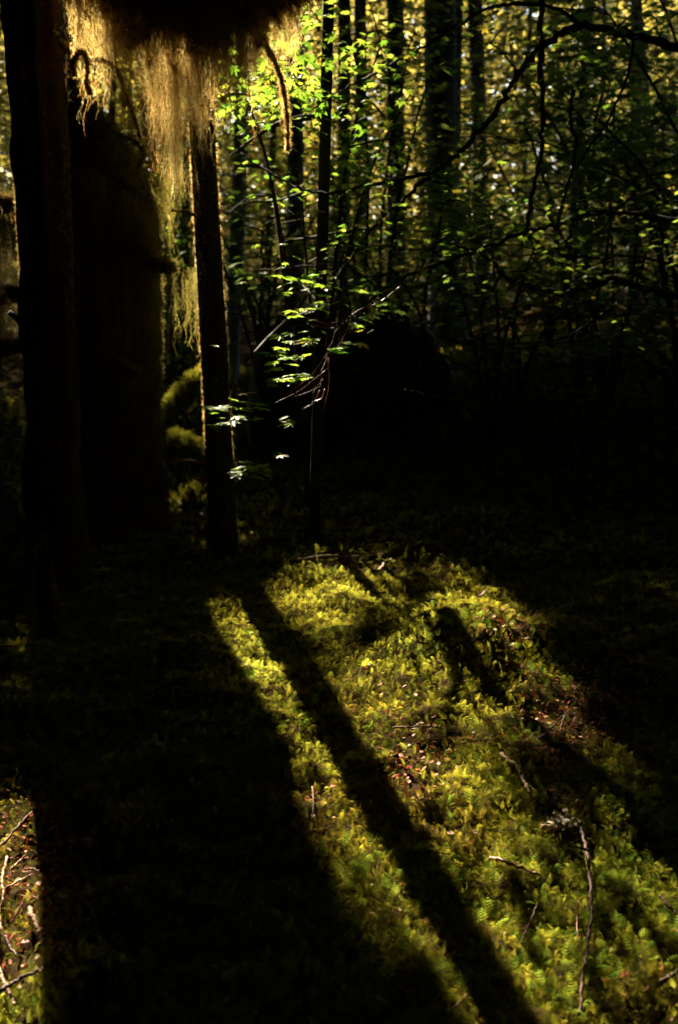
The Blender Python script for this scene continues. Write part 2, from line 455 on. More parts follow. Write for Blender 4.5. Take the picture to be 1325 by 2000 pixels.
# ------------------------------------------------------------------ tree builders
def trunk_mesh(name, base, top, r0, r1, mat, seg=28, rings=60, flare=.5, ridges=.08, lean=None, seed=0, wob=.3):
    """tapered, ridged trunk; coordinates relative to base"""
    base = np.asarray(base, float); top = np.asarray(top, float)
    rr = np.random.default_rng(seed)
    t = np.linspace(0, 1, rings) ** 1.25
    L = np.linalg.norm(top - base)
    ax = base + (top - base) * t[:, None]
    ph = rr.random(6) * 6
    ax[:, 0] += wob * r0 * np.sin(t * L * .9 + ph[0]) * t * 1.3; ax[:, 1] += wob * r0 * np.sin(t * L * .7 + ph[1]) * t
    ang = np.linspace(0, 2 * math.pi, seg, endpoint=False)
    r = (r0 + (r1 - r0) * t)[:, None] * np.ones(seg)
    h = t * L
    r = r * (1 + flare * np.exp(-h / (.9 * r0 + .12))[:, None] * (1 + .5 * np.cos(4 * ang + ph[2]) * .8))
    A, H = np.meshgrid(ang, h)
    r = r * (1 + ridges * np.sign(np.sin(9 * A + ph[3] + 1.2 * vnoise(A * 2, H * 1.5))) * np.abs(np.sin(9 * A + ph[3] + .3 * H)) ** .5 * .6
             + ridges * fbm(A * 3 + seed, H * 4 + seed, 3) + ridges * .6 * fbm(A * 9, H * 2.2 + seed, 2))
    X = ax[:, 0:1] + r * np.cos(ang); Y = ax[:, 1:2] + r * np.sin(ang); Z = ax[:, 2:3] + 0 * r
    V = np.stack([X, Y, Z], 2).reshape(-1, 3) - base
    i = np.arange(rings - 1)[:, None] * seg; j = np.arange(seg)[None]; j2 = (j + 1) % seg
    F = np.stack([i + j, i + j2, i + seg + j2, i + seg + j], 2).reshape(-1, 4)
    me = mesh_np(name, V, F, mat, True)
    return me, ax, r.mean(1)

def hang_strands(bag, P, lengths, radial=0, tint=None, fat=1.0):
    """P anchor points, strands hang straight down with the given lengths"""
    P = np.asarray(P); N = len(P); lengths = np.asarray(lengths)
    which = rng.integers(0, 6, N)
    for k in range(6):
        m_ = which == k
        if not m_.any(): continue
        n = m_.sum(); a = rng.random(n) * 6.28; L = lengths[m_]
        TV, TF = STRANDS[k]
        c, s_ = np.cos(a), np.sin(a)
        V = np.empty((n, len(TV), 3)); f = fat * np.minimum(1.0, .32 / np.maximum(L, .05)) + .0
        w = (L * f)[:, None] * 1.0
        w = np.maximum(w, .25 * fat)
        V[:, :, 0] = (TV[None, :, 0] * c[:, None] - TV[None, :, 1] * s_[:, None]) * w
        V[:, :, 1] = (TV[None, :, 0] * s_[:, None] + TV[None, :, 1] * c[:, None]) * w
        V[:, :, 2] = TV[None, :, 2] * L[:, None]
        V += P[m_][:, None, :]
        F = TF[None] + (np.arange(n) * len(TV))[:, None, None]
        t = (rng.random(n) if tint is None else np.asarray(tint)[m_])
        bag.add(V.reshape(-1, 3), F.reshape(-1, 3), np.repeat(t, len(TV)))

def coat(bag, ax, rad, n, size=.03, t0=0, t1=1, side=None, tint=None, up=.0):
    """short moss tufts standing off a trunk or branch"""
    k = len(ax); u = (t0 + (t1 - t0) * rng.random(n)) * (k - 1); i = np.minimum(u.astype(int), k - 2); f = (u - i)[:, None]
    c = ax[i] * (1 - f) + ax[i + 1] * f; r = rad[i] * (1 - f[:, 0]) + rad[i + 1] * f[:, 0]
    d = ax[i + 1] - ax[i]; d /= np.linalg.norm(d, axis=1, keepdims=True)
    nrm = rand_dirs(n); nrm -= d * (nrm * d).sum(1, keepdims=True); nrm[:, 2] += up; nrm /= np.linalg.norm(nrm, axis=1, keepdims=True)
    P = c + nrm * r[:, None] * .97
    M = rot_frames(nrm + .4 * rand_dirs(n) + np.array([0, 0, -.3]), rng.random(n) * 6.28)
    for q in range(3):
        m_ = np.arange(n) % 3 == q
        scatter(bag, TUFTS[q], P[m_], M[m_], size * (.5 + rng.random(m_.sum())), None if tint is None else np.asarray(tint)[m_])

# ------------------------------------------------------------------ the big moss-hung tree (dark trunk, laden limb)
def plant(px, Y):                     # a base point on the floor under image column px at distance Y
    x = (at(px, 900, Y))[0]
    return np.array([x, Y, float(ground_z(x, Y)) - .12])
bA = plant(112, 5.0); bA[0] = at(112, 1110, 5.0)[0]
topA = at(70, -500, 5.05); topA[2] = 8.5
tA = thing('mossy_tree', 'thick black trunk at the left edge with a limb of hanging moss across the top', 'tree', bA)
me, axA, rA = trunk_mesh('trunk', bA, np.array([at(112, 1110, 5.0)[0] + .22, 5.05, 8.5]), .128, .11, M_bark_red, seed=2, rings=120, flare=.35, ridges=.13, wob=.1)
link('trunk', me, tA)
for a, b2, w in (((60, 640), (18, 610), .03), ((66, 470), (38, 452), .025), ((84, 800), (66, 770), .03)):  # stubs added to roughen the trunk's straight shadow edge
    bag = Bag(); tube(bag, spline([at(a[0] + 30, a[1] + 6, 5.0), at(*a, 4.95), at(*b2, 4.9)], 9), np.linspace(w, w * .4, 9), 8, .15); link('shadow_edge_stub', bag.mesh('shadow_edge_stub', M_bark_red, True, bA), tA)
bag = Bag()
coat(bag, axA, rA, 4500, .016, 0, .4)
n = 500; k = rng.integers(8, 60, n); a = rng.random(n) * 6.28; Q = axA[k] + np.stack([np.cos(a) * rA[k], np.sin(a) * rA[k], 0 * a], 1) * 1.0
hang_strands(bag, Q, rng.uniform(.04, .22, n))
link('trunk_moss', bag.mesh('trunk_moss', M_hang_olive, origin=bA), tA)
# laden limb
limb = spline([at(95, -110, 4.9), at(200, -70, 4.8), at(270, -40, 4.77), at(350, -12, 4.75), at(430, -20, 4.7), at(510, -30, 4.7), at(600, -70, 4.7)], 40)
lr = np.interp(np.arange(40), [0, 14, 26, 39], [.06, .07, .06, .03]) * (1 + .25 * rng.normal(size=40))
bag = Bag(); tube(bag, limb, lr, 12, .08)
sub = spline([at(470, 10, 4.72), at(515, 80, 4.74), at(545, 140, 4.76), at(560, 215, 4.78), at(563, 295, 4.78)], 24)
link('limb', bag.mesh('limb', M_twig_dark, True, bA), tA); bag = Bag(); tube(bag, sub, np.linspace(.012, .005, 24), 7, .1); link('twig', bag.mesh('twig', M_twig_dark, True, bA), tA); bag = Bag()
sub2 = spline([at(100, 60, 4.9), at(150, 110, 4.8), at(215, 122, 4.75), at(245, 180, 4.75), at(275, 270, 4.9)], 20)
tube(bag, sub2, np.linspace(.011, .005, 20), 6, .1)
link('twig', bag.mesh('twig', M_twig_dark, True, bA), tA); bag = Bag()
loop = spline([at(146, 150, 4.72), at(144, 118, 4.72), at(158, 100, 4.72), at(172, 118, 4.72), at(170, 160, 4.72), at(178, 185, 4.72)], 14)
tube(bag, loop, .007, 6, .1)
link('twig', bag.mesh('twig', M_twig_dark, True, bA), tA)
bag = Bag()
def curtain(bag, x0, x1, ytop, ybot, Y, n, ysd=.12, fat=1.0, power=1.0, tint=None):
    """hanging strands between image columns x0..x1 from row ytop(x) to row ybot(x)"""
    for _ in range(1):
        nc = max(4, int((x1 - x0) / 8)); cen = rng.uniform(x0, x1, nc); cl_ = rng.uniform(.35, 1.05, nc); ci = rng.integers(0, nc, n)
        loose = rng.random(n) < .18
        px = np.where(loose, rng.uniform(x0, x1, n), np.clip(cen[ci] + rng.normal(size=n) * 2.8, x0, x1)); yt = ytop(px); yb = ybot(px)
        Yd = Y + rng.normal(size=n) * ysd
        d0 = np.stack([ray(a, b) for a, b in zip(px, yt)]); P = C0 + d0 * (Yd / d0[:, 1])[:, None]
        frac = rng.random(n) ** power
        L = (yb - yt) / FPX * Yd * 1.03 * (.25 + .75 * frac) * np.where(loose, .7, cl_[ci])
        P[:, 2] -= rng.random(n) * L * .5
        hang_strands(bag, P, np.maximum(L, .04), fat=fat, tint=tint)
ip = lambda xs_, ys_: (lambda x: np.interp(x, xs_, ys_))
yb_main = ip([125, 150, 185, 200, 225, 240, 290, 300, 330, 350, 385, 400, 440, 455, 475, 500, 520, 545, 575, 592], [60, 130, 200, 170, 110, 200, 210, 330, 380, 330, 300, 250, 270, 150, 190, 120, 90, 110, 105, 50])
curtain(bag, 126, 592, ip([126, 592], [-45, -45]), yb_main, 4.75, 1000, .05, power=1.2)
curtain(bag, 126, 240, ip([126, 240], [-45, -20]), yb_main, 4.75, 330, .05)
curtain(bag, 225, 450, ip([0, 999], [-50, -50]), ip([225, 300, 400, 450], [90, 150, 160, 110]), 4.75, 1100, .10, fat=1.5)
curtain(bag, 215, 530, ip([0, 999], [-60, -60]), ip([215, 240, 300, 400, 450, 500, 530], [20, 70, 110, 110, 90, 70, 30]), 4.72, 1900, .10, fat=1.6)
curtain(bag, 285, 395, ip([0, 999], [100, 100]), ip([285, 300, 335, 350, 385, 395], [250, 350, 385, 330, 310, 250]), 4.78, 300, .05)
curtain(bag, 455, 500, ip([0, 999], [0, 0]), ip([455, 475, 500], [130, 160, 110]), 4.75, 260, .05)
curtain(bag, 545, 572, ip([545, 572], [130, 220]), ip([545, 572], [210, 305]), 4.78, 46, .02, fat=.8)
curtain(bag, 520, 592, ip([0, 999], [-40, -40]), ip([520, 560, 592], [80, 110, 60]), 4.72, 260, .03)
coat(bag, limb, lr, 5000, .05); coat(bag, limb, lr * .9, 2600, .11)
coat(bag, sub, np.linspace(.012, .005, 24), 500, .016); coat(bag, sub2, np.linspace(.011, .005, 20), 500, .015); coat(bag, loop, np.full(14, .008), 500, .014)
coat(bag, axA, rA + .005, 900, .018, .22, .48)
n = 1500; px = rng.uniform(128, 590, n); py = rng.uniform(0, 1, n) * (yb_main(px) - 10); P = np.array([at(a, b, 4.75 + rng.normal() * .05) for a, b in zip(px, py)])
k = fbm(px / 22, py / 30, 2) > .1; P = P[k]; scatter(bag, TUFTS[1], P, rot_frames(rand_dirs(len(P)), rng.random(len(P)) * 6.28), rng.uniform(.010, .024, len(P)))
n = 4200; px = rng.uniform(205, 545, n); yb = np.interp(px, [205, 230, 270, 330, 400, 450, 500, 545], [10, 60, 100, 125, 120, 100, 80, 20]) + 26 * fbm(px / 16, px * 0 + 3, 3)
py = -50 + (yb + 50) * rng.random(n) ** .8; P = np.array([at(a, b, 4.74 + rng.normal() * .09) for a, b in zip(px, py)])
k = fbm(px / 30 + 9, py / 24, 2) > -.45 + .5 * (py > 60); P = P[k]; scatter(bag, TUFTS[2], P, rot_frames(rand_dirs(len(P)), rng.random(len(P)) * 6.28), rng.uniform(.018, .05, len(P)))
link('hanging_moss', bag.mesh('hanging_moss', M_hang, origin=bA), tA)

# ------------------------------------------------------------------ the broken snag beside it
bB = plant(225, 6.2); bB[0] = at(230, 1060, 6.2)[0]
tB = thing('broken_snag', 'wide broken dead trunk with sloping mossy top beside the black trunk', 'dead tree', bB)
rings, seg = 110, 40
prof_y = [1080, 1000, 900, 700, 500, 420, 380, 330, 295, 260, 215, 185]
prof_r = [325, 314, 310, 306, 305, 304, 292, 264, 244, 214, 178, 150]
prof_l = [90, 115, 115, 115, 115, 115, 115, 115, 115, 115, 115, 115]
z_of = lambda py, Y: at(0, py, Y)[2]
zz = np.array([z_of(y, 6.2) for y in prof_y]); xr = np.array([at(x, y, 6.2)[0] for x, y in zip(prof_r, prof_y)]); xl = np.array([at(x, y, 6.2)[0] for x, y in zip(prof_l, prof_y)])
H = np.linspace(-.15, zz[-1], rings); XR = np.interp(H, zz, xr); XL = np.interp(H, zz, xl)
ang = np.linspace(0, 2 * math.pi, seg, endpoint=False)
A, HH = np.meshgrid(ang, H)
rx = (XR - XL)[:, None] / 2 * (1 + .10 * fbm(A * 3, HH * 7, 3) + .05 * np.abs(np.sin(8 * A + 1.3 * vnoise(A * 2, HH * 1.1)))); cx = ((XR + XL) / 2)[:, None]
flr = 1 + .14 * np.exp(-np.maximum(HH, 0) / .25) * (1 + .5 * np.cos(5 * A))
V = np.stack([cx + rx * flr * np.cos(A) - bB[0], 6.2 + np.minimum(rx, .36) * flr * np.sin(A) - bB[1], HH - bB[2]], 2).reshape(-1, 3)
i = np.arange(rings - 1)[:, None] * seg; j = np.arange(seg)[None]; j2 = (j + 1) % seg
F = np.stack([i + j, i + j2, i + seg + j2, i + seg + j], 2).reshape(-1, 4)
link('trunk', mesh_np('snag_trunk', V, F, M_bark_red, True), tB)
axB = np.stack([(XR + XL) / 2, np.full(rings, 6.2), H], 1); rB = (XR - XL) / 2
bag = Bag()
lb = spline([at(140, 478, 5.95), at(200, 470, 5.9), at(255, 482, 5.82), at(305, 515, 5.82), at(340, 520, 5.82)], 18)
tube(bag, lb, np.linspace(.05, .018, 18), 8, .12)
lb2 = spline([at(150, 680, 5.95), at(190, 690, 5.82), at(235, 715, 5.8), at(270, 730, 5.8)], 14)
link('broken_limb', bag.mesh('broken_limb', M_twig_dark, True, bB), tB); bag = Bag(); tube(bag, lb2, np.linspace(.03, .012, 14), 8, .12)
lb3 = spline([at(205, 235, 6.1), at(228, 262, 5.95), at(262, 275, 5.9), at(280, 300, 5.9), at(270, 340, 5.9), at(290, 380, 5.9), at(305, 440, 5.9)], 18)
link('broken_limb', bag.mesh('broken_limb', M_twig_dark, True, bB), tB); bag = Bag(); tube(bag, lb3, np.linspace(.008, .004, 18), 6, .12)
link('broken_limb', bag.mesh('broken_limb', M_twig_dark, True, bB), tB)
bag = Bag()
curtain(bag, 150, 308, ip([150, 308], [300, 420]), ip([150, 308], [560, 600]), 5.85, 700, .05)
curtain(bag, 140, 308, ip([140, 250, 308], [480, 482, 515]), ip([140, 200, 250, 308], [620, 760, 700, 660]), 5.82, 520, .06)
curtain(bag, 160, 280, ip([160, 280], [690, 730]), ip([160, 200, 240, 280], [760, 820, 790, 780]), 5.8, 200, .04)
curtain(bag, 325, 385, ip([0, 999], [520, 520]), ip([325, 385], [700, 690]), 5.82, 80, .05)
coat(bag, lb, np.linspace(.05, .018, 18), 1100, .035); coat(bag, lb2, np.linspace(.03, .012, 14), 900, .035); coat(bag, lb3, np.linspace(.008, .004, 18), 350, .018)
curtain(bag, 285, 338, ip([0, 999], [120, 120]), ip([285, 320, 350, 385, 400], [300, 400, 385, 330, 250]), 5.85, 380, .10, fat=1.3)
curtain(bag, 236, 348, ip([0, 999], [150, 150]), ip([236, 300, 348], [300, 400, 395]), 5.9, 560, .08, fat=1.2)
coat(bag, axB, rB, 15000, .045, .03, 1)
for sx in (-1, 1):
    n = 260; k = rng.integers(18, 108, n); Q = axB[k] + np.stack([sx * rB[k] * rng.uniform(.93, 1.03, n), rng.normal(size=n) * .08, np.zeros(n)], 1)
    hang_strands(bag, Q, rng.uniform(.05, .30, n) * (1 + (rng.random(n) < .15)), fat=1.2)
link('hanging_moss', bag.mesh('snag_moss', M_hang_olive, origin=bB), tB)

# far-left moss tree
bL = plant(-70, 6.3)
tL = thing('moss_hung_tree', 'tree cut by the left edge with gold moss hanging over its stub limbs', 'tree', bL)
me, axL, rL = trunk_mesh('left_trunk', bL, bL + [0.05, .1, 9], .2, .14, M_bark, seed=5, rings=70)
link('trunk', me, tL)
bag = Bag()
l1 = spline([at(-70, 380, 6.3), at(-20, 395, 6.2), at(45, 400, 6.15)], 12); l2 = spline([at(-70, 560, 6.3), at(0, 575, 6.2), at(50, 570, 6.15)], 12); l3 = spline([at(-70, 690, 6.3), at(0, 680, 6.2), at(45, 672, 6.15)], 12)
for l_ in (l1, l2, l3):
    bag = Bag(); tube(bag, l_, np.linspace(.05, .015, 12), 7, .1); link('limb', bag.mesh('left_limb', M_twig_dark, True, bL), tL)
bag = Bag()
curtain(bag, -60, 45, ip([0, 1], [395, 395]), ip([-60, 20, 45], [600, 560, 540]), 6.2, 800, .12)
curtain(bag, -60, 50, ip([0, 1], [570, 570]), ip([-60, 50], [670, 660]), 6.2, 600, .12)
curtain(bag, -60, 50, ip([0, 1], [672, 672]), ip([-60, 20, 33, 42, 50], [700, 700, 745, 700, 680]), 6.18, 90, .05)
for l_ in (l1, l2, l3): coat(bag, l_, np.linspace(.05, .02, 12), 900, .04)
link('hanging_moss', bag.mesh('left_moss', M_hang, origin=bL), tL)

# thin trunk with lit fringe
bC = plant(437, 5.75); bC[0] = at(438, 1040, 5.75)[0]
tC = thing('slender_tree', 'slender straight black trunk with a thread of gold moss down its edges', 'tree', bC)
tp = at(410, 0, 5.75)
me, axC, rC = trunk_mesh('slender_trunk', bC, np.array([tp[0] - .22, 5.8, 9.0]), .082, .035, M_bark, seed=8, rings=120, flare=.25, ridges=.05, wob=.06, seg=24)
link('trunk', me, tC)
bag = Bag(); coat(bag, axC, rC, 4200, .015, 0, .5)
n = 60; P = axC[rng.integers(4, 50, n)] + np.stack([rng.choice([-1, 1], n) * .085, rng.normal(size=n) * .01, rng.random(n) * .1], 1)
hang_strands(bag, P, rng.uniform(.04, .12, n))
link('trunk_moss', bag.mesh('slender_moss', M_hang, origin=bC), tC)
for a, b2, r0 in (((400, 905), (330, 902), .010), ((398, 945), (375, 935), .012), ((392, 425), (335, 412), .012), ((440, 185), (500, 190), .010)):
    bag = Bag(); tube(bag, spline([at(*a, 5.7), at((a[0] + b2[0]) / 2, (a[1] + b2[1]) / 2 - 4, 5.65), at(*b2, 5.6)], 8), np.linspace(r0, r0 * .5, 8), 6, .1)
    link('dead_limb', bag.mesh('slender_limb', M_twig_red, True, bC), tC)

# ------------------------------------------------------------------ vine maples
def branch(bag, pts, Y, w0, w1, n=None, seg=7, bmat=None):
    bmat = bmat or M_twig_dark
    """pts in image pixels at distance Y (number or list); widths in metres"""
    Ys = np.broadcast_to(np.asarray(Y, float), (len(pts),))
    P = spline([at(a, b, d) for (a, b), d in zip(pts, Ys)], n or max(10, len(pts) * 6))
    k = rng.normal(size=(len(P), 3)); k[0] = k[-1] = 0; P = P + k * w0 * .30
    bag = Bag(); w = np.linspace(w0, w1, len(P)) * (1 + .13 * rng.normal(size=len(P)))
    tube(bag, P, w, seg, .10); link('limb', bag.mesh('maple_limb', bmat, True, bR), tR)
    return P
def leaf_set(bag, pts, Y, size=.075, ysd=.1, tilt=.35, tmpl=MAPLE, tint=None, face=None):
    P = np.array([at(a, b, Y + rng.normal() * ysd) for a, b in pts]); n = len(P)
    up = np.array([[0, 0, 1.]]) + rand_dirs(n) * tilt if face is None else np.asarray(face)[None] + rand_dirs(n) * tilt
    scatter(bag, tmpl, P, rot_frames(up, rng.random(n) * 6.28), size * rng.uniform(.75, 1.2, n), tint)

# the right-hand maple that arches over from outside the frame
bR = np.array([3.4, 6.6, float(ground_z(3.4, 6.6)) - .05])
tR = thing('vine_maple', 'dark vine maple arching in from the right edge, its long limbs reaching to midair', 'tree', bR)
bag = Bag()
mainst = [tuple(bR), (3.2, 6.5, 1.0), (2.75, 6.3, 2.1), tuple(at(1400, 110, 6.1))]
P0 = spline(mainst, 20); tube(bag, P0, np.linspace(.07, .030, 20), 9, .08); link('stem', bag.mesh('maple_stem', M_twig_dark, True, bR), tR)
arch = branch(bag, [(1400, 110), (1325, 93), (1240, 68), (1140, 52), (1085, 72), (1040, 108), (1000, 165), (960, 230), (925, 270), (890, 305), (850, 335), (800, 378), (750, 425), (700, 485), (660, 545)], list(np.linspace(6.1, 5.2, 15)), .024, .005)
b2_ = branch(bag, [(1140, 52), (1090, 18), (1020, 8), (960, 14), (900, 46), (840, 85), (790, 112), (735, 142), (690, 165), (640, 192), (595, 225)], list(np.linspace(5.9, 5.3, 11)), .011, .003)
branch(bag, [(850, 335), (780, 350), (710, 362), (650, 378), (590, 370), (530, 340), (470, 300)], list(np.linspace(5.5, 5.9, 7)), .012, .005)
branch(bag, [(1120, 175), (1113, 240), (1126, 275), (1118, 330), (1100, 390), (1085, 450)], 6.1, .012, .006)
branch(bag, [(1240, 68), (1225, 150), (1190, 230), (1150, 290), (1126, 330)], 6.1, .010, .005)
branch(bag, [(1058, 0), (1056, 120), (1060, 200), (1058, 290), (1040, 380), (1020, 480)], 7, .02, .012)
mid = branch(bag, [(1420, 445), (1325, 430), (1250, 420), (1170, 415), (1110, 432), (1060, 445), (1000, 463), (940, 488), (880, 510), (800, 535), (750, 568), (700, 606), (665, 640), (642, 690), (628, 740), (612, 785)], list(np.linspace(6.3, 4.4, 16)), .015, .0025)
low = branch(bag, [(1420, 590), (1325, 578), (1260, 562), (1200, 548), (1150, 560), (1090, 570), (1030, 557), (980, 533), (945, 500), (900, 480), (850, 462)], list(np.linspace(6.3, 5.8, 11)), .028, .006)
branch(bag, [(1325, 520), (1240, 500), (1170, 505), (1110, 500), (1060, 485)], 6.3, .010, .004)
branch(bag, [(980, 533), (960, 570), (940, 600)], 5.8, .010, .006)
branch(bag, [(1200, 600), (1140, 640), (1100, 660), (1030, 672), (950, 670), (905, 640)], 6.2, .010, .004)
bare = branch(bag, [(1360, 838), (1290, 841), (1240, 832), (1195, 815), (1120, 800), (1040, 792), (960, 787), (880, 778), (790, 762)], list(np.linspace(5.2, 5.5, 9)), .012, .004)
for (a, b2, w) in (((700, 606), (640, 632), .003), ((665, 640), (600, 632), .003), ((690, 612), (640, 700), .0025), ((642, 700), (632, 800), .0025), ((640, 690), (560, 770), .0025), ((632, 740), (575, 775), .002),
                   ((625, 762), (590, 800), .002), ((635, 760), (610, 785), .003), ((660, 640), (520, 590), .0025), ((700, 606), (780, 560), .003), ((640, 720), (520, 795), .0025)):
    branch(bag, [a, ((a[0] + b2[0]) / 2 + 6, (a[1] + b2[1]) / 2 + 5), b2], 4.5, w * 1.1, w * .5, 8, 5, M_twig_red)
# lit spray of leaves at the end of the middle limb
bag = Bag()
spray = [(523, 538), (535, 536), (555, 545), (575, 549), (585, 546), (597, 541), (600, 552), (578, 607), (597, 601), (612, 598), (618, 592), (624, 597), (590, 612), (692, 630), (698, 622), (700, 619), (575, 668), (592, 664), (604, 661), (600, 672), (611, 664), (640, 684), (655, 682), (664, 680), (690, 671), (697, 668),
         (543, 745), (551, 742), (560, 735), (540, 750), (575, 742), (597, 738), (606, 735), (585, 741), (575, 828), (580, 823), (705, 567), (715, 566), (530, 690), (558, 680), (545, 705), (560, 712), (530, 720), (575, 700), (590, 695), (550, 655), (570, 650), (560, 618), (540, 690),
         (407, 832), (418, 830), (430, 806), (442, 803), (436, 826), (449, 822), (461, 797), (475, 798), (455, 812), (472, 770), (500, 805), (515, 797), (528, 792), (489, 820), (425, 800), (395, 797), (455, 925), (470, 922), (483, 920), (497, 915), (507, 925), (515, 913), (492, 930), (535, 885), (503, 905), (478, 912),
         (735, 595), (750, 590), (762, 582), (790, 590), (770, 605), (640, 560), (650, 580), (700, 640), (720, 575)]
leaf_set(bag, spray, 4.45, .12, .05, .28)
leaf_set(bag, [(a + rng.normal() * 14, b + rng.normal() * 6) for a, b in spray[::2]], 4.45, .09, .06, .30)
link('lit_leaves', bag.mesh('spray_leaves', M_maple, origin=bR), tR)
# dark leaves along the limbs
bag = Bag()
def leaves_along(P, n, spread, size, tilt=.45):
    i = rng.integers(0, len(P), n); Q = P[i] + rng.normal(size=(n, 3)) * np.array([spread, spread * .8, spread * .55])
    scatter(bag, MAPLE, Q, rot_frames(np.array([[0, 0, 1.]]) + rand_dirs(n) * tilt, rng.random(n) * 6.28), size * rng.uniform(.7, 1.25, n))
leaves_along(arch, 420, .17, .07); leaves_along(b2_, 260, .16, .07); leaves_along(mid[:70], 420, .24, .07); leaves_along(low, 420, .24, .07)
link('leaves', bag.mesh('maple_leaves', M_maple, origin=bR), tR)

# understorey maples and hemlock saplings
def shrub(px, Y, h, spread, nleaf, label, leafsize=.08, mat=M_maple, tmpl=MAPLE_S, stems=5, cat='shrub', zmin=.15, group='leafy maple shrubs of the understorey', name='maple_shrub'):
    b = plant(px, Y); t = thing(name, label, cat, b, group)
    bag = Bag(); tips = []
    for s_ in range(stems):
        a = rng.random() * 6.28; e = np.array([math.cos(a) * spread * rng.uniform(.4, 1), math.sin(a) * spread * rng.uniform(.3, .8), h * rng.uniform(.7, 1.05)])
        P = spline([b, b + e * [.2, .2, .4] + rng.normal(size=3) * .05, b + e * [.55, .55, .8], b + e], 14)
        tube(bag, P, np.linspace(.022, .005, 14), 6, .08); tips.append(P)
        for q in range(4):
            k = rng.integers(5, 13); e2 = np.array([rng.normal() * .5, rng.normal() * .4, rng.normal() * .12]) * spread
            P2 = spline([P[k], P[k] + e2 * .5 + [0, 0, .05], P[k] + e2], 8); tube(bag, P2, np.linspace(.008, .003, 8), 5, .08); tips.append(P2); tips.append(P2)
    link('stems', bag.mesh('shrub_stems', M_twig_dark, True, b), t)
    bag = Bag(); A_ = np.concatenate(tips); A_ = A_[A_[:, 2] > b[2] + zmin * h]
    Q = A_[rng.integers(0, len(A_), nleaf)] + rng.normal(size=(nleaf, 3)) * np.array([.16, .16, .07]) * spread
    scatter(bag, tmpl, Q, rot_frames(np.array([[0, 0, 1.]]) + rand_dirs(nleaf) * .6, rng.random(nleaf) * 6.28), leafsize * rng.uniform(.7, 1.3, nleaf))
    link('foliage', bag.mesh('shrub_foliage', mat, origin=b), t)
    return t
G_SH = [(610, 6.6, 3.0, 1.0, 700, 'bright yellow green maple just behind the slender dark pole, leaves glowing'),
        (960, 8.2, 2.2, 1.1, 900, 'low dark green maple shrub below the crossing of the two right limbs'),
        (1180, 8.6, 2.3, 1.2, 1100, 'dark leafy maple shrub under the thick low limb'),
        (1330, 8.0, 2.6, 1.1, 900, 'dense dark maple shrub at the right edge below the arching limb'),
        (1060, 11.5, 3.2, 1.5, 1100, 'half lit maple shrub behind the crossing limbs'),
        (1250, 13, 3.8, 1.7, 1200, 'tall yellowing maple shrub between the far right trunks'),
        (760, 12, 2.4, 1.3, 900, 'maple shrub with pale leaves on top of the dark bank'),
        (520, 10.5, 2.4, 1.2, 800, 'shaded green shrub between the two slender trunks'),
        (340, 11, 2.6, 1.0, 800, 'blue green shrub seen in the gap between snag and slender trunk'),
        (880, 16, 4.5, 1.9, 1300, 'sunlit maple shrub left of the thick grey trunk base'),
        (650, 17, 4.6, 1.8, 1300, 'sunlit shrub behind the leaning dark pole'),
        (1100, 19, 5.5, 2.2, 1500, 'tall sunlit shrub in the middle of the far woods on the right')]
for (px, Y, h, sprd, nl, lab) in G_SH:
    shrub(px, Y, h, sprd, nl, lab, .085 if Y < 12 else .12, zmin=.75 if Y < 7 else .3)
# bright leaf cluster high beside the dark pole
cl = [c_ for c_ in bpy.data.objects if c_.name == 'maple_shrub'][0]
bag = Bag()
c1 = [(rng.normal(590, 42), rng.normal(120, 70)) for _ in range(150)] + [(rng.normal(520, 35), rng.normal(165, 30)) for _ in range(50)]
leaf_set(bag, c1, 5.6, .10, .3, .7, face=(0, -.5, .8))
link('upper_leaves', bag.mesh('upper_leaves', M_maple, origin=tuple(cl.location)), cl)

def screen(label, x0, x1, y0, y1, Y, dY, n, size, thr, seed, base_px):
    """tall vine maple whose leaf layers fill a stretch of air"""
    b = plant(base_px, Y); t = thing('tall_maple', label, 'tree', b, 'leafy maples of the middle distance')
    px = rng.uniform(x0, x1, n); py = rng.uniform(y0, y1, n); Yd = Y + rng.uniform(-dY, dY, n)
    d = np.stack([(px - 662.5) / FPX, cp + (1000 - py) / FPX * sp, -sp + (1000 - py) / FPX * cp], 1); P = C0 + d * (Yd / d[:, 1])[:, None]
    k = fbm(P[:, 0] * 1.8 + seed, P[:, 2] * 4.2 + .5 * P[:, 1] + seed * 3, 3) > thr
    lx, ly = light_xy(P); k &= rng.random(len(P)) > 1.3 * np.where(ly < 9, openness(lx, ly), 0)
    P = P[k]; n = len(P)
    tint = np.clip(.5 + .3 * fbm(P[:, 0] * 2 + seed, P[:, 2] * 2, 2) + .2 * rng.normal(size=n), 0, 1)
    bag = Bag(); scatter(bag, MAPLE_S, P, rot_frames(np.array([[0, -.15, 1.]]) + rand_dirs(n) * .55, rng.random(n) * 6.28), size * rng.uniform(.6, 1.3, n), tint)
    link('foliage', bag.mesh('screen_foliage', M_maple, origin=b), t)
    for q in range(5):
        e = P[rng.integers(0, n)]; m_ = b + (e - b) * [.25, .25, .6] + rng.normal(size=3) * .12
        bag = Bag(); S_ = spline([b + rng.normal(size=3) * [.08, .08, 0], m_, e, e + (e - m_) * [.5, .5, .1]], 26) + rng.normal(size=(26, 3)) * .008
        tube(bag, S_, np.linspace(.022, .004, 26), 6, .1); link('stem', bag.mesh('screen_stem', M_twig_dark, True, b), t)
        for _ in range(4):
            k0 = rng.integers(10, 24); e2 = S_[k0] + rng.normal(size=3) * [.45, .3, .15]
            bag = Bag(); tube(bag, spline([S_[k0], (S_[k0] + e2) / 2 + [0, 0, .05], e2], 9), np.linspace(.008, .002, 9), 5, .1); link('twig', bag.mesh('screen_twig', M_twig_dark, True, b), t)
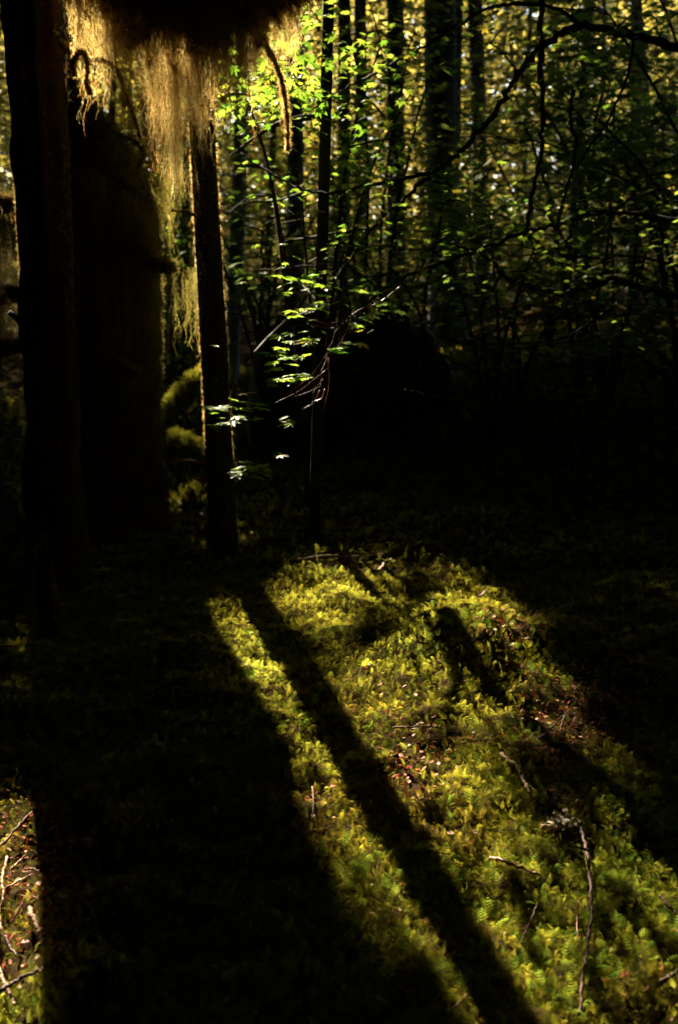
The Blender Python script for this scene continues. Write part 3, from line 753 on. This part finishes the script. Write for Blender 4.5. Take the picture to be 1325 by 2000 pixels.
screen('tall maple whose dark layered leaves hang at the top right corner', 1060, 1420, -60, 330, 8.5, .9, 2200, .155, .0, 1.3, 1400)
screen('tall maple with dark leaf layers around the forking of the arched limb', 860, 1200, -60, 420, 9.2, 1.0, 1900, .155, .08, 4.1, 1130)
screen('tall maple at the right edge with leaves between the arched and middle limbs', 1120, 1420, 280, 690, 8.2, .9, 1800, .145, -.05, 7.7, 1330)
screen('tall maple behind the crossing limbs, leaves dark above the shaded bank', 820, 1180, 380, 700, 8.8, .8, 1700, .145, -.02, 2.9, 1010)
screen('tall maple over the decayed stump with thin leaf layers', 640, 900, 330, 600, 8.6, .8, 1300, .12, .05, 5.5, 800)
screen('tall maple with sparse sunlit leaves left of the thick grey trunk', 640, 860, -60, 330, 10.5, 1.2, 700, .14, .28, 9.2, 720)
screen('tall maple filling the dusk between the two slender trunks', 455, 620, 250, 600, 8.4, .8, 1100, .12, -.05, 6.6, 540)
screen('tall maple with blue green leaves in the gap beside the snag', 300, 400, 380, 800, 9.5, .8, 1100, .12, -.1, 3.3, 350)
# ------------------------------------------------------------------ middle-distance things
def simple_tree(px, Y, r0, r1, ytop_px, mat, name, label, seed, h=None, group=None, limbs=8, moss=True, crown=None):
    b = plant(px, Y); t = thing(name, label, 'tree', b, group)
    tx = at(ytop_px, 0, Y)[0]; h = h or 12
    k = (h - b[2]) / max(.5, at(0, 0, Y)[2] - b[2])
    top = np.array([b[0] + (tx - b[0]) * k, Y + .2, h])
    me, ax, rad = trunk_mesh(name + '_trunk', b, top, r0, r1, mat, seed=seed, rings=60, seg=18, flare=.35, ridges=.06, wob=.12)
    link('trunk', me, t)
    if limbs:
        mb = Bag()
        for q in range(limbs):
            bag = Bag()
            z = rng.uniform(.08, .75) * h; i = int(np.argmin(np.abs(ax[:, 2] - b[2] - z))); a = rng.random() * 6.28; L = rng.uniform(.5, 1.6) * min(1.6, .5 + Y / 18)
            e = np.array([math.cos(a), math.sin(a), rng.uniform(-.35, .15)]) * L
            P = spline([ax[i], ax[i] + e * .5 + [0, 0, .06], ax[i] + e], 9); tube(bag, P, np.linspace(.022, .006, 9), 5, .1); link('limb', bag.mesh('tree_limb', mat, True, b), t)
            if moss:
                m_ = int(18 + 12 * L); hang_strands(mb, P[rng.integers(2, 9, m_)] + rng.normal(size=(m_, 3)) * .03, rng.uniform(.12, .45, m_), fat=1.6)
        if moss: link('hanging_moss', mb.mesh('tree_moss', M_hang_olive, origin=b), t)
    return t, b, top
simple_tree(612, 5.9, .034, .027, 642, M_bark, 'slender_tree', 'dark pole leaning a little, right of the glowing maple leaves', 21, limbs=4, moss=False)
simple_tree(868, 14.5, .23, .19, 862, M_bark_grey, 'conifer_tree', 'thick grey trunk right of centre, largest of the far trees', 22, limbs=7)
simple_tree(935, 21, .15, .13, 930, M_bark, 'conifer_tree', 'broad dim trunk just right of the thick grey one', 23, limbs=5)
simple_tree(775, 19, .16, .13, 772, M_bark, 'conifer_tree', 'dim trunk left of the thick grey one', 24)
simple_tree(575, 17, .14, .12, 580, M_bark_grey, 'conifer_tree', 'pale grey trunk seen behind the glowing maple leaves', 25)
simple_tree(672, 20, .13, .10, 672, M_bark, 'conifer_tree', 'thin trunk in the brightest part of the far woods', 26)
simple_tree(705, 24, .16, .12, 705, M_bark, 'conifer_tree', 'far trunk second to the right of the leaning dark pole', 27)
tbir, b_, _ = simple_tree(455, 12.5, .09, .07, 480, M_birch, 'birch_tree', 'whitish birch trunk just right of the slender black one', 28, limbs=3, moss=False)
rows = [(1000, 24), (1045, 30), (1090, 17), (1150, 26), (1218, 19), (1270, 23), (1318, 28), (820, 28), (740, 32), (640, 30), (520, 22), (350, 20), (330, 30), (215, 24), (180, 30), (10, 20), (-30, 26), (1120, 36)]
rows.sort(); ORD = 'first second third fourth fifth sixth seventh eighth ninth tenth'.split()
cnt = {}
for q, (px, Y) in enumerate(rows):
    zone = 'left of the black slender trunk' if px < 400 else 'between the slender trunk and the thick grey one' if px < 860 else 'right of the thick grey trunk'
    cnt[zone] = cnt.get(zone, -1) + 1
    simple_tree(px, Y, rng.uniform(.05, .15), .045, px + rng.normal() * 26, M_bark if q % 3 else M_bark_red, 'conifer_tree',
                '%s thin far trunk counted rightwards %s' % (ORD[cnt[zone]], zone), 40 + q, group='thin trunks of the far woods', limbs=9)

# root mound (dark upturned stump) and logs
def lump(name, label, cat, c, size, seed, mat, mossmat=None, nm=0, msize=.05, n=40):
    t = thing(name, label, cat, c); u = np.linspace(0, math.pi, n // 2); v = np.linspace(0, 2 * math.pi, n, endpoint=False)
    U, W = np.meshgrid(u, v, indexing='ij')
    r = 1 + .38 * fbm(np.cos(W) * 1.6 + seed, np.sin(W) * 1.6 + U * 1.7 + seed, 4)
    D = np.stack([np.sin(U) * np.cos(W) * r * size[0], np.sin(U) * np.sin(W) * r * size[1], np.cos(U) * r * size[2]], 2)
    D[:, -1] = D[:, -1]
    V = D.reshape(-1, 3); i = np.arange(n // 2 - 1)[:, None] * n; j = np.arange(n)[None]; j2 = (j + 1) % n
    F = np.stack([i + j, i + n + j, i + n + j2, i + j2], 2).reshape(-1, 4)
    link('stump_wood', mesh_np(name, V, F, mat, True), t)
    if nm:
        bag = Bag(); k = rng.integers(0, len(V), nm); N_ = V[k] / np.array(size) ** 2; N_ /= np.linalg.norm(N_, axis=1, keepdims=True) + 1e-6
        ok = N_[:, 2] > -.2; P = V[k][ok] + rng.normal(size=(ok.sum(), 3)) * .02; M = rot_frames(N_[ok] + .5 * rand_dirs(ok.sum()), rng.random(ok.sum()) * 6.28)
        scatter(bag, FROND[0], P, M @ np.array([[1, 0, 0], [0, .5, -.86], [0, .86, .5]]), msize * rng.uniform(.6, 1.3, ok.sum()))
        link('moss_cover', bag.mesh(name + '_moss', mossmat, origin=(0, 0, 0)), t)
    return t
c = at(590, 620, 9.0); c[2] = float(ground_z(c[0], 9)) + .3
lump('root_mound', 'black upturned root mound behind the lit maple spray', 'stump', c, (.46, .36, .72), 3, M_bark, M_moss, 900)
c = at(775, 600, 9.6); c[2] = float(ground_z(c[0], 9.6)) + .25
lump('decayed_stump', 'broad dark stump right of the root mound under the far bright woods', 'stump', c, (.55, .4, .55), 9, M_bark, M_moss, 900)
def log(name, label, pts, Y, r0, r1, mossn, mat=M_bark, mossmat=M_moss, msize=.06):
    P = spline([at(a, b, d) for (a, b), d in zip(pts, Y)], 24)
    t = thing(name, label, 'log', tuple(P[0])); bag = Bag(); rad = np.linspace(r0, r1, 24)
    tube(bag, P, rad, 14, .06); link('log_wood', bag.mesh(name, mat, True, P[0]), t)
    if mossn:
        bag = Bag(); n = mossn; i = rng.integers(0, 24, n); nr = rand_dirs(n); nr[:, 2] = np.abs(nr[:, 2]); d = np.gradient(P, axis=0)[i]; d /= np.linalg.norm(d, axis=1, keepdims=True)
        nr -= d * (nr * d).sum(1, keepdims=True); nr /= np.linalg.norm(nr, axis=1, keepdims=True)
        Q = P[i] + nr * rad[i][:, None] + d * rng.normal(size=(n, 1)) * .05
        M = rot_frames(nr + .5 * rand_dirs(n), rng.random(n) * 6.28) @ np.array([[1, 0, 0], [0, .6, -.8], [0, .8, .6]])
        scatter(bag, FROND[1], Q, M, msize * rng.uniform(.6, 1.3, n)); link('moss_cover', bag.mesh(name + '_moss', mossmat, origin=P[0]), t)
    return t
log('fallen_log', 'mossy fallen log leaning up to the right behind the slender trunk', [(290, 850), (345, 795), (380, 755), (425, 730)], [7.2, 7.4, 7.6, 7.8], .065, .075, 1800)
log('rotting_log', 'low mossy log lying beside the foot of the slender trunk', [(300, 880), (350, 868), (400, 890)], [7.0, 6.9, 6.8], .06, .05, 700)
c = ground_at(372, 1000); lump('moss_hummock', 'small lit mossy hummock left of the foot of the slender trunk', 'stump', c + [0, 0, -.02], (.14, .14, .15), 5, M_bark, M_moss, 500, .06, 24)
c = at(92, 1140, 4.3); c[2] = float(ground_z(c[0], 4.3)) + .1
lump('rotten_stump', 'rotten mossy stub low on the left, its rim catching light', 'stump', c, (.05, .06, .30), 13, M_bark_red, M_hang_olive, 260, .05, 24)

# ------------------------------------------------------------------ the far woods (one mass of gold foliage)
bag = Bag(); n = 300000
Y = 24 + 52 * rng.random(n) ** 1.2; X = (rng.random(n) * 2 - 1) * (Y * .42 + 3); Z = ground_z(X, Y) + rng.random(n) ** .9 * (2 + Y * .30)
dens = fbm(X * .55, Z * .5 + Y * .8, 3)
big = fbm(X * .16 + 3, Z * .10 + 5, 2)
k = dens + .5 * big > .0 - .75 * smooth(38, 54, Y)
P = np.stack([X, Y, Z], 1)[k]
n = len(P)
scatter(bag, LEAF, P, rot_frames(rand_dirs(n) + np.array([0, 0, .5]), rng.random(n) * 6.28), rng.uniform(.08, .30, n) * (1 + .9 * (P[:, 1] > 46)), np.clip(.48 + .38 * fbm(P[:, 0] * .5, P[:, 2] * .8 + 9, 2) + .22 * rng.normal(size=n) + .35 * np.exp(-((P[:, 0] / P[:, 1] - .01) / .06) ** 2), 0, 1))  # tint raised straight ahead: the bright opening is painted into the leaves
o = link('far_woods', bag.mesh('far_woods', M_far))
tag(o, 'sunlit gold green foliage filling the far woods', 'woods', kind='stuff')
# drooping sprays in the middle distance
bag = Bag(); n = 34000
Y = 9.5 + 20 * rng.random(n); X = (rng.random(n) * 2 - 1) * (Y * .38 + 1.5); Z = .6 + ground_z(X, Y) + rng.random(n) * (Y * .27 + 1.5)
k = (fbm(X * 1.3, Z * .8 + Y * .7, 3) + .25 * smooth(0, 3, X * 12 / Y) > .22) & ~((np.abs(X / Y + .0) < .07) & (rng.random(n) < .5)); P = np.stack([X, Y, Z], 1)[k]
lx, ly = light_xy(P); P = P[rng.random(len(P)) > 1.3 * np.where(ly < 7, openness(lx, ly), 0)]; n = len(P)
M = rot_frames(np.array([[0, 0, 1.]]) + rand_dirs(n) * .4, rng.random(n) * 6.28)
for q in range(3):
    m_ = np.arange(n) % 3 == q; scatter(bag, SPRAY[q], P[m_], M[m_], rng.uniform(.12, .38, m_.sum()) * np.interp(P[m_][:, 1], [9, 28], [.7, 1.5]))
o = link('hemlock_undergrowth', bag.mesh('hemlock_undergrowth', M_needle))
tag(o, 'fine dark hemlock sprays filling the air between the far trunks', 'foliage', kind='stuff')

# ------------------------------------------------------------------ unseen crowns added high above, shaped to light and shade the near floor
def sun_mask_leaves(n, x0, x1, y0, y1, h0, h1, size):
    X = rng.uniform(x0, x1, n); Y = rng.uniform(y0, y1, n)
    T = openness(X, Y); tau = -np.log(np.clip(T, .0012, 1))
    keep = rng.random(n) < tau / 10.5
    X, Y = X[keep], Y[keep]; h = rng.uniform(h0, h1, len(X))
    P = np.stack([X + h * S[0] / S[2], Y + h * S[1] / S[2], h], 1)
    return P
P = sun_mask_leaves(340000, -9, 9, -19, 14, 9.2, 14, .15)  # added leaf mass out of view, thinned wherever sun should come through
crown_trees = [(-8, 16), (-3.5, 22), (2.2, 20), (7, 17), (-7, 28), (0.5, 31), (6.5, 28), (-3.3, 13)]
# leaf layer added above the view, shaped to draw the broad shadow's edge
SHADE = [(300, 1290), (430, 1290), (540, 1500), (630, 1690), (690, 1830), (756, 1990), (880, 2300), (250, 2300), (200, 1500)]
n = 60000; X = rng.uniform(-1.2, .6, n); Y = rng.uniform(.9, 4.2, n); gx, gy = X.copy(), Y.copy()
for _ in range(4):
    z = ground_z(gx, gy); gx = X + z * S[0] / S[2]; gy = Y + z * S[1] / S[2]
px, py = project(np.stack([gx, gy, ground_z(gx, gy)], -1))
k = in_poly(px + rng.normal(size=n) * 6, py, SHADE); X, Y = X[k], Y[k]; h = rng.uniform(4.9, 5.7, len(X))
SHADE_LEAVES = np.stack([X + h * S[0] / S[2], Y + h * S[1] / S[2], h], 1)
cent = np.array(crown_trees)
near_i = np.argmin((P[:, None, 0] - cent[None, :, 0]) ** 2 + (P[:, None, 1] - cent[None, :, 1]) ** 2, axis=1)
for q, (cx_, cy_) in enumerate(crown_trees):
    b = np.array([cx_, cy_, float(ground_z(cx_, cy_)) - .1])
    t = thing('sun_mask_tree', 'tall tree with an unseen crown shaped to shade the dark forest floor', 'tree', b, 'tall trees shading the floor')
    px0 = project(b)[0]
    me, ax, rad = trunk_mesh('tall_trunk', b, b + [0, 0, 15], .10, .06, M_bark, seed=70 + q, rings=40, seg=16); link('trunk', me, t)
for q, (cx_, cy_) in enumerate(crown_trees):
    t = [o for o in bpy.data.objects if o.name.startswith('sun_mask_tree')][q]
    Q = P[near_i == q]; n = len(Q)
    if n == 0: continue
    bag = Bag(); scatter(bag, LEAF, Q, rot_frames(rand_dirs(n), rng.random(n) * 6.28), rng.uniform(.16, .26, n) * 1.15)
    if q == len(crown_trees) - 1: scatter(bag, LEAF, SHADE_LEAVES, rot_frames(rand_dirs(len(SHADE_LEAVES)), rng.random(len(SHADE_LEAVES)) * 6.28), rng.uniform(.045, .08, len(SHADE_LEAVES)))
    link('crown', bag.mesh('sun_mask_crown', M_shade_leaf, origin=tuple(t.location)), t)

# surrounding forest that closes the sky behind and beside the camera
bag = Bag(); n = 9000
d = rand_dirs(n) * (rng.random(n) ** .4)[:, None]; Pc = d * [5.2, 5.2, 3.2] + [0, 0, 10.5]
scatter(bag, LEAF, Pc, rot_frames(rand_dirs(n), rng.random(n) * 6.28), rng.uniform(.5, .9, n))
crown_me = bag.mesh('surround_crown', M_shade_leaf)
bag = Bag(); n = 9000
hh = rng.random(n); Pc = np.stack([rng.normal(size=n) * 1.3, rng.normal(size=n) * 1.3, hh * 9], 1)
scatter(bag, LEAF, Pc, rot_frames(rand_dirs(n), rng.random(n) * 6.28), rng.uniform(.4, .7, n))
low_me = bag.mesh('surround_branches', M_shade_leaf)
tr_me, _, _ = trunk_mesh('surround_trunk', (0, 0, 0), (0, 0, 12), .2, .1, M_bark, seed=91, rings=30, seg=14)
first = None
spots = [(0, -3, 0), (-7, 0, 0), (7, 0, 0), (-4, -8, 0), (5, -8, 0), (11, 5, 0), (13, 12, 0), (-13, 5, 0), (-15, 13, 0), (1, 3.2, 0), (6.5, 6, 0), (-6.5, 6.5, 0)] + \
        [(9 * math.sin(a), -1 + 9 * -math.cos(a), 1) for a in np.linspace(-1.9, 1.9, 12)] + [(9.5, 8, 1), (-9.5, 8, 1), (12, 14, 1), (-12, 14, 1), (-14, 22, 0), (-15, 31, 0), (15, 21, 0), (17, 30, 0)]
for q, (x, y, k) in enumerate(spots):
    if (x, y) == (1, 3.2):
        x, y = 3.2, -.5
    z = float(ground_z(x, y))
    t = thing('shade_tree', 'dense tree closing the forest around the viewer', 'tree', (x, y, z), 'trees standing around the viewer')
    t.rotation_euler[2] = rng.random() * 6
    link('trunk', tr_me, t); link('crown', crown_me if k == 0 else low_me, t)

# ------------------------------------------------------------------ moss carpet
def moss_field(n, x0, x1, y0, y1, size, mask=None, tiltmean=.9):
    X = rng.uniform(x0, x1, n); Y = rng.uniform(y0, y1, n)
    px, py = project(np.stack([X, Y, ground_z(X, Y)], -1))
    k = (px > -120) & (px < 1450) & (py < 2120)
    if mask is not None: k &= mask(X, Y, px, py)
    X, Y = X[k], Y[k]; e = .01
    Z = ground_z(X, Y); gx = (ground_z(X + e, Y) - Z) / e; gy = (ground_z(X, Y + e) - Z) / e
    N = np.stack([-gx, -gy, np.ones_like(gx)], 1)
    a = rng.random(len(X)) * 6.28
    M = rot_frames(N, a)
    tl = rng.normal(tiltmean * .5, .35, len(X)).clip(-.1, 1.3)
    ct, st = np.cos(tl), np.sin(tl); Rt = np.zeros((len(X), 3, 3)); Rt[:, 0, 0] = 1; Rt[:, 1, 1] = ct; Rt[:, 1, 2] = -st; Rt[:, 2, 1] = st; Rt[:, 2, 2] = ct
    return np.stack([X, Y, Z + .002], 1), M @ Rt, px[k] if False else None
LITTER_SPOTS = [(1000, 1230, 60, 35), (830, 1460, 60, 50), (1110, 1370, 70, 70), (1090, 1440, 60, 60), (1060, 1400, 40, 40), (800, 1520, 50, 50), (30, 1700, 90, 120), (60, 1620, 60, 90), (40, 1880, 70, 60), (1210, 1400, 90, 50), (1100, 1560, 40, 30), (610, 1580, 30, 40), (800, 1930, 30, 30), (1200, 1310, 80, 60)]
def litter_w(px, py):
    w = 0
    for a, b2, sx, sy in LITTER_SPOTS: w = w + np.exp(-(((px - a) / sx) ** 2 + ((py - b2) / sy) ** 2))
    return np.clip(w, 0, 1)
def mossmask(X, Y, px, py):
    return (rng.random(len(X)) > .80 * litter_w(px, py))
bag = Bag()
for (n, y0, y1, sz) in ((64000, 1.5, 3.1, .030), (56000, 3.1, 5.2, .036), (12000, 5.2, 8.5, .065), (6000, 8.5, 14, .12)):
    w = y1 * .40 + .3
    P, M, _ = moss_field(n, -w, w, y0, y1, sz, mossmask, .62)
    tint = np.clip(.48 + .30 * fbm(P[:, 0] * 2.6, P[:, 1] * 2.6, 2) + .17 * rng.normal(size=len(P)), 0, 1)
    for q in range(3):
        m_ = np.arange(len(P)) % 3 == q; scatter(bag, FROND[q], P[m_], M[m_], sz * rng.uniform(.55, 1.35, m_.sum()), tint[m_])
o = link('moss_carpet', bag.mesh('moss_carpet', M_moss)); tag(o, 'deep feathery yellow green moss covering the forest floor', 'moss', kind='stuff')
bag = Bag()
P, M, _ = moss_field(7000, -.2, 2.2, 1.5, 4.2, .06, lambda X, Y, px, py: (fbm(X * 3.3, Y * 3.3 + 7, 2) + .55 * (px > 1000) + .2 * (py > 1750) > .52) & (rng.random(len(X)) > .7 * litter_w(px, py)), 1.5)
scatter(bag, FROND[1], P, M, .046 * rng.uniform(.6, 1.3, len(P)))
o = link('green_moss', bag.mesh('green_moss', M_fern)); tag(o, 'taller bright green moss shoots standing in the yellow moss', 'moss', kind='stuff')
# leaf litter
bag = Bag(); n = 60000; X = rng.uniform(-1.6, 2.6, n); Y = rng.uniform(1.5, 6, n); Z = ground_z(X, Y)
px, py = project(np.stack([X, Y, Z], -1)); k = rng.random(n) < (.04 + .62 * litter_w(px, py)); P = np.stack([X, Y, Z + .006 + .016 * rng.random(n)], 1)[k]; n = len(P)
scatter(bag, LEAF, P, rot_frames(np.array([[0, 0, 1.]]) + rand_dirs(n) * .8, rng.random(n) * 6.28), rng.uniform(.008, .026, n))
o = link('leaf_litter', bag.mesh('leaf_litter', M_litter)); tag(o, 'rust brown needles and leaf bits between the moss', 'leaf litter', kind='stuff')

# ------------------------------------------------------------------ sticks on the floor, each its own thing
def stick(pts, w_px, label, mat=M_twig, lift=.02, fork=None, name='fallen_stick'):
    G = np.array([ground_at(a, b2) for a, b2 in pts]); dist = np.linalg.norm(G - C0, axis=1).mean()
    G[:, 2] += lift * .6 + w_px / FPX * dist * .4
    r = w_px / FPX * dist / 2
    P = spline(G, max(10, len(G) * 7)); P += rng.normal(size=P.shape) * r * .25
    bag = Bag(); tube(bag, P, np.linspace(r, r * .55, len(P)) * (1 + .12 * rng.normal(size=len(P))), 7, .1)
    if fork:
        G2 = np.array([ground_at(a, b2) for a, b2 in fork]); G2[:, 2] += lift + .01
        tube(bag, spline(G2, 10), np.linspace(r * .6, r * .3, 10), 6, .1)
    o = link(name, bag.mesh(name, mat, True, P[0])); o.location = P[0]
    tag(o, label, 'stick')
    return o
stick([(1128, 1622), (1140, 1665), (1150, 1720), (1154, 1800), (1146, 1870), (1138, 1930), (1128, 2010)], 9, 'longest stick, brown and curved, running down to the bottom edge on the right', M_twig, .05, [(1150, 1700), (1120, 1690)])
stick([(955, 1688), (1000, 1702), (1055, 1724)], 8, 'reddish stick lying left of the long curved one', M_twig_red, .03)
stick([(768, 1438), (830, 1436), (888, 1441)], 4, 'thin pale straight twig across the lit moss mid patch', M_deadwood, .05)
stick([(583, 1104), (635, 1097), (690, 1098), (748, 1093)], 4, 'thin grey twig along the far rim of the lit moss', M_deadwood, .05)
stick([(738, 1128), (752, 1112), (768, 1102)], 8, 'short pale stub just below the far thin twig', M_deadwood, .04)
stick([(1118, 1347), (1180, 1341), (1230, 1350), (1330, 1364)], 4, 'slim dark twig in the shade above the rusty litter', M_twig, .06)
stick([(1052, 1462), (1080, 1435), (1108, 1404)], 4, 'fine twig crossing the rusty litter of the hollow', M_twig, .05)
stick([(1108, 1405), (1096, 1430), (1092, 1460)], 3, 'tiny hooked twig beside the fine crossing twig', M_deadwood, .05)
stick([(1264, 1668), (1290, 1672), (1320, 1676)], 5, 'short reddish twig near the right edge above the lit corner', M_twig_red, .04)
stick([(1288, 1768), (1305, 1790), (1330, 1812)], 6, 'brown stick slanting out of the right edge', M_twig, .04)
stick([(1290, 1940), (1310, 1925), (1335, 1908)], 8, 'thick brown stick poking in at the lower right corner', M_twig, .04)
stick([(1018, 1862), (1030, 1830), (1050, 1780)], 5, 'thin upright leaning twig left of the long curved stick', M_twig_red, .04)
stick([(978, 1482), (1005, 1505), (1022, 1535), (1036, 1560)], 9, 'stout rotten stick half sunk in moss below the bright mound', M_deadwood, .02)
stick([(870, 2005), (890, 1985), (912, 1962)], 5, 'small bent twig at the bottom edge of the lit strip', M_deadwood, .04)
stick([(611, 1552), (613, 1585), (609, 1618)], 4, 'thin pinkish twig at the head of the lit strip', M_deadwood, .04)
stick([(935, 1178), (948, 1168), (958, 1160)], 4, 'little pale chip of wood on top of the bright mound', M_deadwood, .05)
stick([(1128, 1780), (1126, 1830), (1130, 1880)], 3, 'fine twig running alongside the long curved stick', M_twig_red, .05)
stick([(-15, 1692), (20, 1655), (48, 1622), (66, 1606)], 6, 'pale straight stick, uppermost in the lit strip at the left edge', M_deadwood, .05)
stick([(16, 1690), (6, 1730), (9, 1765), (0, 1800), (4, 1835)], 5, 'crooked pinkish stick hugging the left edge', M_deadwood, .04)
stick([(22, 1716), (38, 1702), (54, 1686)], 6, 'short thick twig just under the uppermost pale stick', M_deadwood, .04)
stick([(14, 1752), (40, 1738), (66, 1724)], 5, 'straight twig pointing up right in the left lit strip', M_deadwood, .04)
stick([(58, 1796), (68, 1815), (80, 1842)], 10, 'thick tapering splinter at the shade edge in the left strip', M_deadwood, .04)
stick([(-2, 1912), (14, 1945), (32, 1985)], 8, 'stout pale stick crossing under the dark one in the bottom left corner', M_deadwood, .04)
stick([(-8, 1978), (30, 1955), (78, 1928)], 10, 'dark brown stick crossing over the pale one in the bottom left corner', M_twig, .07)
stick([(52, 1716), (64, 1714), (78, 1719)], 5, 'small level twig touching the shade edge at left', M_deadwood, .04)
stick([(80, 1852), (92, 1843), (110, 1839)], 3, 'hair thin arched twig in the shade beside the thick splinter', M_deadwood, .05)
stick([(22, 1822), (42, 1790), (50, 1770)], 4, 'reddish twig slanting through the middle of the left strip', M_twig_red, .04)
stick([(12, 1850), (22, 1878), (36, 1895)], 6, 'dark forked twig above the crossing sticks at bottom left', M_twig, .06, [(16, 1862), (2, 1842)])
stick([(145, 1957), (168, 1962), (188, 1970)], 4, 'thin grey twig below the little lit tuft in deep shade', M_deadwood, .04)
stick([(380, 1682), (392, 1668), (406, 1654)], 4, 'faint brown twig in the wide shadow of the snag', M_twig, .04)
stick([(84, 1652), (110, 1636), (142, 1620)], 6, 'dim mossy twig in the shadow right of the left strip', M_twig, .04)
stick([(330, 1012), (366, 1008), (402, 1013)], 4, 'dim twig lying left of the slender trunk foot', M_twig_red, .04)

# pale lichen clump on the ground
gc = ground_at(1092, 1630); t = thing('bracket_lichen', 'pale ruffled lichen clump at the top of the long curved stick', 'lichen', tuple(gc))
bag = Bag(); n = 60
P = np.stack([rng.normal(size=n) * .028, rng.normal(size=n) * .018, .03 + rng.random(n) * .025], 1); scatter(bag, LEAF, P, rot_frames(rand_dirs(n) + [0, -.3, .8], rng.random(n) * 6.28), rng.uniform(.012, .026, n))
link('lichen_lobes', bag.mesh('lichen_lobes', M_lichen), t)
bag = Bag(); tube(bag, spline([(-.05, .01, .012), (0, 0, .02), (.055, .0, .016)], 8), np.linspace(.014, .010, 8), 8, .1); link('bark_chip', bag.mesh('bark_chip', M_deadwood, True), t)
# lit tuft in the dark
gc = ground_at(180, 1925); c = gc
lump('moss_tuft', 'small lone moss tuft glowing in the broad shadow at bottom left', 'moss clump', c, (.045, .04, .05), 17, M_bark, M_moss, 420, .022, 20)
